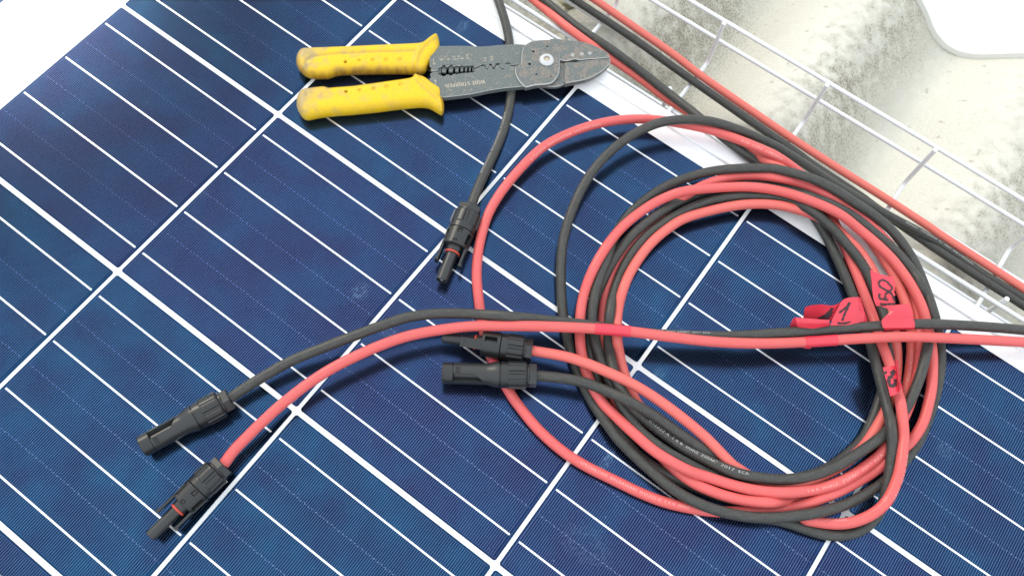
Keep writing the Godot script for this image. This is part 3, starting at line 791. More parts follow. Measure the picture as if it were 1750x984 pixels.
func wavy_sheet(x0: float, x1: float, z0: float, z1: float, lift: float, thick: float, rough_edge: float) -> ArrayMesh:
	var v := PackedVector3Array()
	var n := PackedVector3Array()
	var uv := PackedVector2Array()
	var idx := PackedInt32Array()
	var nx := int((x1 - x0) / 0.008)
	var jag := noise(FastNoiseLite.TYPE_SIMPLEX, 40.0, 5, 3)
	for i in nx + 1:
		var x := lerpf(x0, x1, float(i) / nx)
		var y := wave(x) + lift
		var slope := (wave(x + 0.001) - wave(x - 0.001)) / 0.002
		var up := Vector3(-slope, 1, 0).normalized()
		var zz := z1 + rough_edge * jag.get_noise_1d(x)
		var top := Vector3(x, y, 0) + up * thick
		for e in [[Vector3(top.x, top.y, z0), up], [Vector3(top.x, top.y, zz - 0.001), up], [Vector3(top.x, top.y, zz - 0.001), (up + Vector3.BACK).normalized()], [Vector3(top.x, top.y - 0.001, zz), Vector3.BACK], [Vector3(x, y, zz), Vector3.BACK], [Vector3(x, y, zz), -up], [Vector3(x, y, z0), -up]]:
			v.append(e[0])
			n.append(e[1])
			uv.append(Vector2(e[0].x + 0.2, e[0].z + 0.85))
	for i in nx:
		for s in [0, 1, 2, 3, 5]:
			var a: int = i * 7 + s
			idx.append_array([a, a + 1, a + 7, a + 1, a + 8, a + 7])
	return mesh_of(v, n, idx, uv)

func build_roof() -> void:
	var r := part("roof", wavy_sheet(-1.6, 2.0, -1.6, 1.6, -0.006, 0.006, 0.0), M.roof, self)
	r.set_meta("kind", "structure")
	r.set_meta("label", "corrugated grey cement roof with dark lichen streaks beyond the panel")
	var s := part("roof_sheet", wavy_sheet(-1.6, 2.0, -1.6, -0.519, 0.0006, 0.0062, 0.0012), M.sheet, self)
	s.set_meta("kind", "structure")
	s.set_meta("label", "overlapping white roof sheet with a wavy cut edge in the far corner")

func build_tray() -> void:
	var t := thing("cable_tray", "white wire mesh cable tray running along the panel edge on the roof", "cable tray", Vector3(0, -0.094, 0))
	var up := Vector3(0, 0.094, 0)
	var r := 0.0019
	for e in [[-0.035, -0.3128], [-0.059, -0.3128], [-0.0912, -0.2890], [-0.0912, -0.2480], [-0.059, -0.2176], [-0.035, -0.2176]]:
		var p := PackedVector3Array()
		var sag := noise(FastNoiseLite.TYPE_SIMPLEX, 1.5, 9, 1)
		for i in 33:
			var x := -0.36 + i * 0.0375
			p.append(Vector3(x, e[0] + 0.0005 * sag.get_noise_2d(x * 3.0, e[1] * 900.0), e[1]))
		part("long_wire", tube(p, r, 12), M.zinc, t, up)
	var prof := [Vector3(0, -0.0328, -0.3086), Vector3(0, -0.060, -0.3086), Vector3(0, -0.0795, -0.3086)]
	for k in range(1, 6):
		var a := deg_to_rad(18.0 * k)
		prof.append(Vector3(0, -0.0795 - 0.0075 * sin(a), -0.3086 + 0.0075 * (1.0 - cos(a))))
	prof.append(Vector3(0, -0.087, -0.265))
	for k in range(0, 6):
		var a := deg_to_rad(18.0 * k)
		prof.append(Vector3(0, -0.0795 - 0.0075 * cos(a), -0.2294 + 0.0075 * sin(a)))
	prof.append(Vector3(0, -0.060, -0.2219))
	prof.append(Vector3(0, -0.0290, -0.2219))
	var cross := tube(PackedVector3Array(prof), r, 12)
	for k in range(-3, 7):
		part("cross_wire", cross, M.zinc, t, up + Vector3(0.2095 + 0.0993 * k, 0, 0))
	for k in [2]:
		pass

func build_stone() -> void:
	var nz := noise(FastNoiseLite.TYPE_SIMPLEX, 60.0, 77, 3)
	var v := PackedVector3Array()
	var n := PackedVector3Array()
	var idx := PackedInt32Array()
	for i in 13:
		for j in 21:
			var th := PI * i / 12.0
			var ph := TAU * j / 20.0
			var d := Vector3(sin(th) * cos(ph), cos(th), sin(th) * sin(ph))
			var q := d * (1.0 + 0.5 * nz.get_noise_3d(d.x * 0.02, d.y * 0.02, d.z * 0.02))
			v.append(Vector3(q.x * 0.015, q.y * 0.0075, q.z * 0.010))
			n.append(Vector3(d.x, d.y * 2.0, d.z).normalized())
	for i in 12:
		for j in 20:
			var a := i * 21 + j
			idx.append_array([a, a + 21, a + 1, a + 1, a + 21, a + 22])
	var o := part("stone", mesh_of(v, n, idx), M.stone, self, Vector3(0.064, wave(0.064) + 0.005, -0.3185))
	o.rotation.y = 0.5
	tag(o, "small rough chip of mortar on the roof beside the cable tray", "stone")

# ------------------------------------------------------------------ cables
func points(key: String) -> Array:
	var l: Array = CABLES[key]
	var p := []
	for i in range(0, l.size(), 3):
		p.append(Vector3(l[i], l[i + 1], l[i + 2]) / 1000.0)
	return p

# the stretch of a cable between two places given by control point numbers
func stretch(key: String, a: float, b: float, step: float) -> PackedVector3Array:
	var p := points(key)
	var last := p.size() - 1
	var out := PackedVector3Array()
	var k := maxi(4, int(absf(b - a) * 0.02 / step))
	for j in k + 1:
		var t := lerpf(a, b, float(j) / k)
		var i := clampi(int(t), 0, last - 1)
		var p0: Vector3 = p[i - 1] if i > 0 else p[0] * 2.0 - p[1]
		var p3: Vector3 = p[i + 2] if i < last - 1 else p[last] * 2.0 - p[last - 1]
		out.append(p[i].cubic_interpolate(p[i + 1], p0, p3, t - i))
	return out

func cable(key: String, label: String, m, group: String) -> Node3D:
	var p := points(key)
	var base: Vector3 = p[0]
	var t := thing("solar_cable", label, "cable", base, group)
	part("sheath", tube(smooth_path(p, 0.004), CABLE_R, 18), m, t, -base)
	for w in WRAPS:
		if w[0] == key:
			part("tape_wrap", tube(stretch(key, w[1], w[2], 0.0015), CABLE_R + 0.00025, 20), M.tape, t, -base)
	for w in PRINTS:
		if w[0] == key:
			var o := part("printed_text", print_mesh(key, w), M.print_red if key.begins_with("red") else M.print_white, t, -base)
			o.set_meta("kind", "stuff")
	return t

func print_mesh(key: String, w: Array) -> ArrayMesh:
	var path := stretch(key, w[2], w[3], 0.0005)
	var far := PackedFloat32Array([0.0])
	for i in range(1, path.size()):
		far.append(far[i - 1] + (path[i] - path[i - 1]).length())
	var whole := far[far.size() - 1]
	var letters := lettering(w[1])
	var lo: Vector3 = letters[2]
	var hi: Vector3 = letters[3]
	var v := PackedVector3Array()
	var n := PackedVector3Array()
	var tall := 0.0017 if key.begins_with("red") else 0.0017
	var i := 0
	var src: PackedVector3Array = letters[0]
	for q in src:
		var s: float = (q.x - lo.x) / (hi.x - lo.x) * whole
		i = clampi(far.bsearch(s) - 1, 0, path.size() - 2)
		var f := clampf((s - far[i]) / maxf(far[i + 1] - far[i], 1e-6), 0.0, 1.0)
		var at := path[i].lerp(path[i + 1], f)
		var t := (path[mini(i + 2, path.size() - 1)] - path[maxi(i - 1, 0)]).normalized()
		var side := t.cross(Vector3.UP).normalized()
		var up := side.cross(t).normalized()
		var y: float = ((q.y - lo.y) / (hi.y - lo.y) - 0.5) * tall
		var centre := deg_to_rad(float(w[4]))
		if side.z < 0.0:
			centre = -centre
		var a := centre - y / CABLE_R
		var d := up * cos(a) + side * sin(a)
		v.append(at + d * (CABLE_R + 0.00006))
		n.append(d)
	var idx: PackedInt32Array = letters[1]
	return mesh_of(v, n, idx)

func patch_point(rows: Array, s: float, t: float) -> Vector3:
	var m := rows.size()
	var k: int = rows[0].size()
	var b := clampf(s, 0.0, 1.0) * (k - 1)
	var j := mini(int(b), k - 2)
	var line := []
	for r in rows:
		var p0: Vector3 = r[j - 1] if j > 0 else r[0] * 2.0 - r[1]
		var p3: Vector3 = r[j + 2] if j < k - 2 else r[k - 1] * 2.0 - r[k - 2]
		line.append(r[j].cubic_interpolate(r[j + 1], p0, p3, b - j))
	var a := clampf(t, 0.0, 1.0) * (m - 1)
	var i := mini(int(a), m - 2)
	var q0: Vector3 = line[i - 1] if i > 0 else line[0] * 2.0 - line[1]
	var q3: Vector3 = line[i + 2] if i < m - 2 else line[m - 1] * 2.0 - line[m - 2]
	return line[i].cubic_interpolate(line[i + 1], q0, q3, a - i) / 1000.0

func patch_normal(rows: Array, s: float, t: float) -> Vector3:
	var e := 0.02
	var n := (patch_point(rows, s + e, t) - patch_point(rows, s - e, t)).cross(patch_point(rows, s, t + e) - patch_point(rows, s, t - e)).normalized()
	return n if n.y > 0.0 else -n

# a piece of sticky tape: a curved sheet with its own thickness
func tape_sheet(name_: String, ragged := 0.0) -> ArrayMesh:
	var rows: Array = FLAGS[name_]
	var ns := 22
	var nt := 22
	var v := PackedVector3Array()
	var n := PackedVector3Array()
	var idx := PackedInt32Array()
	var jag := noise(FastNoiseLite.TYPE_SIMPLEX, 7.0, 3, 3)
	var wrinkle := noise(FastNoiseLite.TYPE_SIMPLEX, 0.6, 12, 2)
	for side in [1.0, -1.0]:
		var base := v.size()
		for j in nt + 1:
			for i in ns + 1:
				var s := float(i) / ns
				var t := float(j) / nt
				if ragged > 0.0:
					s *= 1.0 - ragged * (0.5 + jag.get_noise_1d(t)) * 0.5
				var d := patch_normal(rows, s, t)
				var crease := 0.00045 * wrinkle.get_noise_2d(s * 3.0 + rows.size(), t * 9.0)
				v.append(patch_point(rows, s, t) + d * (0.00012 * side + minf(crease, 0.0)))
				n.append(d * side)
		for j in nt:
			for i in ns:
				var a := base + j * (ns + 1) + i
				idx.append_array([a, a + ns + 1, a + 1, a + 1, a + ns + 1, a + ns + 2])
	return mesh_of(v, n, idx)

func strokes(name_: String, list: Array, wide: float) -> ArrayMesh:
	var rows: Array = FLAGS[name_]
	var v := PackedVector3Array()
	var n := PackedVector3Array()
	var idx := PackedInt32Array()
	for s in list:
		var c := []
		for q in s:
			c.append(Vector3(q.x, q.y, 0))
		var line := smooth_path(c, 0.03)
		var base := v.size()
		for i in line.size():
			var q := line[i]
			var d := patch_normal(rows, q.x, q.y)
			var a := line[maxi(i - 1, 0)]
			var b := line[mini(i + 1, line.size() - 1)]
			var t := (patch_point(rows, b.x, b.y) - patch_point(rows, a.x, a.y)).normalized()
			var side := t.cross(d).normalized() * wide * (0.5 + 0.1 * sin(i * 0.9))
			var at := patch_point(rows, q.x, q.y) + d * 0.00028
			v.append_array([at - side, at + side])
			n.append_array([d, d])
		for i in line.size() - 1:
			var a := base + 2 * i
			idx.append_array([a, a + 1, a + 2, a + 1, a + 3, a + 2])
	return mesh_of(v, n, idx)

func add_flag(t: Node3D, called: String, name_: String, ragged := 0.0, writing := [], wide := 0.00135) -> void:
	var f := part(called, tape_sheet(name_, ragged), M.tape, t, -t.position)
	if writing.size() > 0:
		part("handwriting", strokes(name_, writing, wide), M.marker, f)

# ------------------------------------------------------------------ plug connectors
func connector(t: Node3D, key: String, pin: bool, roll: float, mirror: float, stout := 1.0) -> void:
	var l: Array = CONNECTORS[key]
	var a := Vector3(l[0], l[1], l[2]) / 1000.0
	var b := Vector3(l[3], l[4], l[5]) / 1000.0
	var c := Node3D.new()
	c.name = "connector"
	t.add_child(c, true)
	c.position = a - t.position
	var x := (b - a).normalized()
	var z := x.cross(Vector3.UP).normalized()
	c.basis = Basis(x, z.cross(x).normalized(), z) * Basis(Vector3.RIGHT, deg_to_rad(roll)) * Basis.from_scale(Vector3(1.0, stout, stout))
	var L := (b - a).length()
	var mm := 0.001
	# union nut: smooth collar, ribbed grip, hexagon end
	var n0 := 0.655 if pin else 0.618
	var xs := [n0 * L]
	for f in [0.004, 0.075, 0.085, 0.094, 0.25, 0.262, 0.272, 0.285, 0.30]:
		xs.append((n0 + f * (1.0 - n0) / 0.382) * L)
	var w := (1.0 - n0) / 0.382
	var rib := func(xx: float, an: float) -> float:
		var f := (xx / L - n0) / w
		var ph := fposmod(an / TAU * 10.0, 1.0)
		var groove := ph < 0.36
		if f < 0.002: return 8.0 * mm
		if f < 0.08: return 8.55 * mm
		if f < 0.09: return (8.5 if groove else 8.95) * mm
		if f < 0.255: return (8.2 if groove else 9.0) * mm
		if f < 0.265: return (8.1 if groove else 8.9) * mm
		if f < 0.278: return 8.4 * mm
		return 7.2 * mm
	part("nut", carved(xs, 100, rib), M.plastic, c)
	var hx := [(n0 + 0.30 * w) * L - 0.0004, (n0 + 0.31 * w) * L, 0.992 * L, L]
	var hexa := func(xx: float, an: float) -> float:
		var r := 6.7 * mm / cos(fposmod(an, PI / 3.0) - PI / 6.0)
		return r * (0.95 if (xx > 0.995 * L or xx < hx[1] - 1e-5) else 1.0)
	part("nut_end", carved(hx, 60, hexa), M.plastic_dull, c)
	if pin:
		var hp := [Vector2(0.44 * L, 3.4 * mm)]
		var ws := []
		for i in 25:
			ws.append((0.44 + 0.205 * i / 24.0) * L)
		var house := func(xx: float, an: float) -> float:
			var f := (xx / L - 0.44) / 0.205
			var ang := rad_to_deg(wrapf(an, -PI, PI))
			var r := lerpf(8.3, 8.75, f)
			if f < 0.03: r -= 0.4
			for s in [-1.0, 1.0]:
				if f > 0.20 and f < 0.80 and absf(ang - s * 58.0) < 15.0 - 5.0 * f:
					r = 5.2
			if f > 0.68 and f < 0.92 and absf(ang - 6.0) < 9.0: r -= 0.9
			if f > 0.08 and f < 0.24 and absf(ang + 2.0) < 7.0: r -= 0.7
			return r * mm
		part("housing", carved(ws, 90, house), M.plastic, c)
		part("collar_gap", lathe([Vector2(0.64 * L, 7.9 * mm), Vector2(0.66 * L, 7.9 * mm)]), M.cavity, c)
		part("pin", lathe([Vector2(0.09 * L, 0), Vector2(0.09 * L, 2.3 * mm), Vector2(0.002 * L, 2.5 * mm), Vector2(0, 2.7 * mm), Vector2(0, 3.3 * mm), Vector2(0.008 * L, 3.65 * mm), Vector2(0.35 * L, 3.75 * mm), Vector2(0.352 * L, 4.3 * mm), Vector2(0.385 * L, 4.3 * mm), Vector2(0.385 * L, 4.7 * mm), Vector2(0.45 * L, 5.2 * mm)]), M.plastic_dull, c)
		part("contact", lathe([Vector2(0.10 * L, 1.3 * mm), Vector2(0.012 * L, 1.3 * mm), Vector2(0.006 * L, 0.8 * mm), Vector2(0.006 * L, 0)], 16), M.contact, c)
		var ring := []
		for i in 13:
			var q := PI * i / 12.0
			ring.append(Vector2((0.368 * L) - 0.0008 * cos(q), 0.0042 + 0.0008 * sin(q)))
		part("seal_ring", lathe(ring), M.seal, c)
		for s in [-1.0, 1.0]:
			var arm := CSGCombiner3D.new()
			arm.name = "latch"
			c.add_child(arm, true)
			for e in [[0.215, 0.46, 0.0015, 0.0062, 0.0], [0.215, 0.25, 0.0022, 0.0062, 0.0003]]:
				var bx := CSGBox3D.new()
				bx.name = "latch_block"
				bx.size = Vector3((e[1] - e[0]) * L, e[3], e[2])
				bx.material = M.plastic
				bx.position = Vector3((e[0] + e[1]) / 2.0 * L, 0.0002, s * (0.0073 + e[4]))
				arm.add_child(bx, true)
	else:
		part("housing", lathe([Vector2(0.10 * L, 0), Vector2(0.10 * L, 4.0 * mm), Vector2(0.004 * L, 4.3 * mm), Vector2(0, 4.6 * mm), Vector2(0, 6.4 * mm), Vector2(0.01 * L, 6.9 * mm), Vector2(0.112 * L, 6.95 * mm), Vector2(0.118 * L, 6.7 * mm), Vector2(0.13 * L, 4.0 * mm), Vector2(0.44 * L, 4.0 * mm), Vector2(0.50 * L, 6.4 * mm), Vector2(0.56 * L, 7.9 * mm), Vector2(0.604 * L, 8.4 * mm), Vector2(0.606 * L, 7.7 * mm), Vector2(0.62 * L, 7.7 * mm)], 56), M.plastic, c)
		# the raised cover that leaves a latch slot open along one side
		var v := PackedVector3Array()
		var n := PackedVector3Array()
		var idx := PackedInt32Array()
		var tris := PackedVector3Array()
		var outs := PackedVector3Array()
		var steps := 72
		var cols := 44
		var grid := []
		for side in 2:
			grid = []
			for i in steps + 1:
				var f := lerpf(0.122, 0.602, float(i) / steps)
				var low := lerpf(16.0, 62.0, smoothstep(0.33, 0.46, f))
				var row := []
				for j in cols + 1:
					var deg := minf(lerpf(-156.0, 62.0, float(j) / cols), low) if side == 0 else lerpf(62.0, 204.0, float(j) / cols)
					var ang := deg_to_rad(deg) * mirror
					var r := lerpf(6.8, 8.42, smoothstep(0.45, 0.60, f)) * mm
					row.append([Vector3(f * L, r * cos(ang), r * sin(ang)), Vector3(f * L, 3.8 * mm * cos(ang), 3.8 * mm * sin(ang))])
				grid.append(row)
			for i in steps:
				for j in cols:
					var q: Array = [grid[i][j][0], grid[i + 1][j][0], grid[i + 1][j + 1][0], grid[i][j + 1][0]]
					quad(tris, outs, q[0], q[1], q[2], q[3], Vector3(0, q[0].y, q[0].z))
				for j in [0, cols]:
					quad(tris, outs, grid[i][j][0], grid[i + 1][j][0], grid[i + 1][j][1], grid[i][j][1], grid[i][j][0] - grid[i][1 if j == 0 else cols - 8][0])
			for j in cols:
				quad(tris, outs, grid[0][j][0], grid[0][j + 1][0], grid[0][j + 1][1], grid[0][j][1], Vector3.LEFT)
		part("cover", flat_mesh(tris, outs), M.plastic_dull, c)
		for k in 4:
			var xx := (0.150 + 0.013 * k) * L
			var rid := part("grip_ridge", block(Vector3(xx - 0.00022, 6.6 * mm, -0.0022), Vector3(xx + 0.00022, 7.1 * mm, 0.0022), 0.0001), M.plastic, c)
			rid.rotation.x = deg_to_rad(-4.0) * mirror

# ------------------------------------------------------------------ the wire stripper
func grip_mesh(outline: Array, holes: Array, groove: Array, flange: Array, upper: bool) -> ArrayMesh:
	var p := resampled(poly(outline), 0.0011)
	var pts := PackedVector2Array()
	pts.append_array(p)
	for by in [0.00035, 0.0011]:
		var q := inset(p, by)
		if not Geometry2D.is_point_in_polygon(q[3], p):
			q = inset(p, -by)
		for w in q:
			if Geometry2D.is_point_in_polygon(w, p) and edge_distance(p, w) > by * 0.8:
				pts.append(w)
	for h in holes:
		for ring in [[0.0, 1], [0.55, 8], [0.85, 12], [1.1, 14], [1.4, 14]]:
			for k in ring[1]:
				pts.append(Vector2(h.x, h.y) / 1000.0 + Vector2.from_angle(TAU * (k + 0.13) / ring[1]) * ring[0] * h.z / 1000.0)
	var lo := p[0]
	var hi := p[0]
	for w in p:
		lo = lo.min(w)
		hi = hi.max(w)
	var y := lo.y
	var odd := 0
	while y < hi.y:
		var x := lo.x + (0.00055 if odd % 2 else 0.0)
		while x < hi.x:
			var w := Vector2(x, y)
			if Geometry2D.is_point_in_polygon(w, p) and edge_distance(p, w) > 0.0016:
				var free := true
				for h in holes:
					if w.distance_to(Vector2(h.x, h.y) / 1000.0) < h.z * 1.7 / 1000.0:
						free = false
				if free:
					pts.append(w)
			x += 0.0011
		y += 0.00095
		odd += 1
	var tri := Geometry2D.triangulate_delaunay(pts)
	var st := SurfaceTool.new()
	st.begin(Mesh.PRIMITIVE_TRIANGLES)
	var dirt := noise(FastNoiseLite.TYPE_SIMPLEX, 75.0, 24 if upper else 27, 5)
	var fine := noise(FastNoiseLite.TYPE_SIMPLEX, 420.0, 31, 3)
	var tops := PackedFloat32Array()
	var lows := PackedFloat32Array()
	var cols := PackedColorArray()
	var tip := lo.x
	for w in pts:
		var d := edge_distance(p, w)
		var e := clampf(d / 0.0062, 0.0, 1.0)
		var h := 0.0064 * sqrt(maxf(0.0, 1.0 - (1.0 - e) * (1.0 - e)))
		lows.append(0.0070 - h)
		var t := 0.0070 + h
		var mmw := w * 1000.0
		var gd := line_distance(groove, mmw)
		t -= 0.0013 * exp(-pow(gd / 0.75, 2.0)) * clampf(d / 0.001, 0.0, 1.0)
		var fd := line_distance(flange, mmw)
		t += 0.0019 * exp(-pow(fd / 1.5, 2.0)) * clampf(d / 0.002, 0.0, 1.0)
		var in_hole := 0.0
		for k in holes.size():
			var hh: Vector3 = holes[k]
			var q := mmw.distance_to(Vector2(hh.x, hh.y)) / hh.z
			if q < 1.0:
				t -= (0.004 if k == 0 else 0.0011) * clampf((1.0 - q) * 5.0, 0.0, 1.0)
				in_hole = 1.0 if k == 0 else 0.25
		tops.append(t)
		# worn-in dirt: the butt end, the inner edges and hand-worn patches
		var butt := clampf(1.0 - (w.x - tip) / 0.020, 0.0, 1.0)
		var inner := clampf(1.0 - d / 0.0034, 0.0, 1.0)
		var side := edge_side(p, w, upper)
		var s := dirt.get_noise_2d(w.x, w.y) * 0.5 + 0.5
		var f := fine.get_noise_2d(w.x, w.y) * 0.5 + 0.5
		var amount := clampf(butt * 1.5 * (0.35 + s) + smoothstep(0.52, 0.80, s) * 0.6 * clampf(1.0 - (w.x - tip) / 0.09, 0.0, 1.0), 0.0, 1.0)
		var brown := clampf(inner * side * 1.3 * (0.2 + s) * (0.5 + 0.8 * f), 0.0, 0.9) * (1.0 if side > 0.5 else 0.5)
		amount = clampf(amount * (0.45 + 1.0 * f) + in_hole * 0.35 + 0.5 * exp(-pow(gd / 0.8, 2.0)) + 0.3 * exp(-pow((fd - 1.8) / 0.8, 2.0)), 0.0, 0.92)
		var c := Color(0.68, 0.43, 0.006).lerp(Color(0.345, 0.26, 0.12), amount).lerp(Color(0.24, 0.125, 0.02), brown)
		cols.append(c * (0.9 + 0.2 * f))
	for t in range(0, tri.size(), 3):
		var a := tri[t]
		var b := tri[t + 1]
		var c := tri[t + 2]
		var mid := (pts[a] + pts[b] + pts[c]) / 3.0
		if not Geometry2D.is_point_in_polygon(mid, p):
			continue
		if (pts[b] - pts[a]).cross(pts[c] - pts[a]) < 0.0:
			var sw := b
			b = c
			c = sw
		# x to the right and z towards the viewer: a positive turn in (x, z) is clockwise seen from above
		for k in [a, b, c]:
			st.set_color(cols[k])
			st.add_vertex(Vector3(pts[k].x, tops[k], pts[k].y))
		for k in [a, c, b]:
			st.set_color(cols[k])
			st.add_vertex(Vector3(pts[k].x, lows[k], pts[k].y))
	st.generate_normals()
	return st.commit()

func edge_side(p: PackedVector2Array, w: Vector2, upper: bool) -> float:
	var inside := Geometry2D.is_point_in_polygon(w + Vector2(0.0015, 0.0044) * (1.0 if upper else -1.0), p)
	return 0.35 if inside else 1.0

# the pivot plate with its drilled holes
func drilled(p: PackedVector2Array, holes: Array, y0: float, y1: float, bevel: float) -> ArrayMesh:
	var o := resampled(p, 0.0012)
	var q := inset(o, bevel)
	if not Geometry2D.is_point_in_polygon(q[0], o):
		q = inset(o, -bevel)
	var pts := PackedVector2Array(q)
	var rim := PackedVector3Array()
	var ro := PackedVector3Array()
	var body := PackedVector3Array()
	var bo := PackedVector3Array()
	for h in holes:
		var c := Vector2(h.x, h.y) / 1000.0
		var r: float = h.z / 1000.0
		for k in 16:
			pts.append(c + Vector2.from_angle(TAU * k / 16.0) * r)
			pts.append(c + Vector2.from_angle(TAU * (k + 0.5) / 16.0) * r * 1.5)
		for k in 16:
			var a := Vector2.from_angle(TAU * k / 16.0)
			var b := Vector2.from_angle(TAU * (k + 1) / 16.0)
			var inn := -Vector3(a.x + b.x, 0, a.y + b.y).normalized()
			quad(rim, ro, v3(c + a * r, y1), v3(c + b * r, y1), v3(c + b * r * 0.8, y1 - 0.0004), v3(c + a * r * 0.8, y1 - 0.0004), Vector3.UP)
			quad(body, bo, v3(c + a * r * 0.8, y1 - 0.0004), v3(c + b * r * 0.8, y1 - 0.0004), v3(c + b * r * 0.8, y0), v3(c + a * r * 0.8, y0), inn)
	var lo := o[0]
	var hi := o[0]
	for w in o:
		lo = lo.min(w)
		hi = hi.max(w)
	for i in 12:
		for j in 14:
			var w := Vector2(lerpf(lo.x, hi.x, (i + 0.5) / 12.0), lerpf(lo.y, hi.y, (j + 0.5) / 14.0))
			var free := Geometry2D.is_point_in_polygon(w, q) and edge_distance(o, w) > 0.0015
			for h in holes:
				if w.distance_to(Vector2(h.x, h.y) / 1000.0) < h.z * 1.6 / 1000.0:
					free = false
			if free:
				pts.append(w)
	var tri := Geometry2D.triangulate_delaunay(pts)
	for t in range(0, tri.size(), 3):
		var mid := (pts[tri[t]] + pts[tri[t + 1]] + pts[tri[t + 2]]) / 3.0
		var keep := Geometry2D.is_point_in_polygon(mid, q)
		for h in holes:
			if mid.distance_to(Vector2(h.x, h.y) / 1000.0) < h.z * 0.97 / 1000.0:
				keep = false
		if keep:
			for k in 3:
				body.append(v3(pts[tri[t + k]], y1))
			bo.append(Vector3.UP)
	for i in o.size():
		var j := (i + 1) % o.size()
		var d := (o[i] + o[j] - q[i] - q[j])
		var out := Vector3(d.x, 0, d.y).normalized()
		quad(body, bo, v3(o[i], y0), v3(o[j], y0), v3(o[j], y1 - bevel), v3(o[i], y1 - bevel), out)
		quad(rim, ro, v3(o[i], y1 - bevel), v3(o[j], y1 - bevel), v3(q[j], y1), v3(q[i], y1), out + Vector3.UP)
	return flat_mesh(rim, ro, flat_mesh(body, bo))

func v3(p: Vector2, y: float) -> Vector3:
	return Vector3(p.x, y, p.y)

func stamped(t: Node3D, words: String, a: Vector2, b: Vector2, y: float, tall := 0.0) -> void:
	var l := lettering(words)
	var lo: Vector3 = l[2]
	var hi: Vector3 = l[3]
	var x := v3((b - a).normalized(), 0)
	var up := Vector3.UP.cross(x).normalized()
	var s := (b - a).length() / 1000.0 / (hi.x - lo.x)
	var sy := s if tall == 0.0 else tall / (hi.y - lo.y)
	var v := PackedVector3Array()
	var n := PackedVector3Array()
	for q in l[0]:
		v.append(v3(a / 1000.0, y) + x * (q.x - lo.x) * s + up * (q.y - lo.y) * sy)
		n.append(Vector3.UP)
	var idx: PackedInt32Array = l[1]
	var o := part("stamped_text", mesh_of(v, n, idx), M.stamp, t)
	o.set_meta("kind", "stuff")

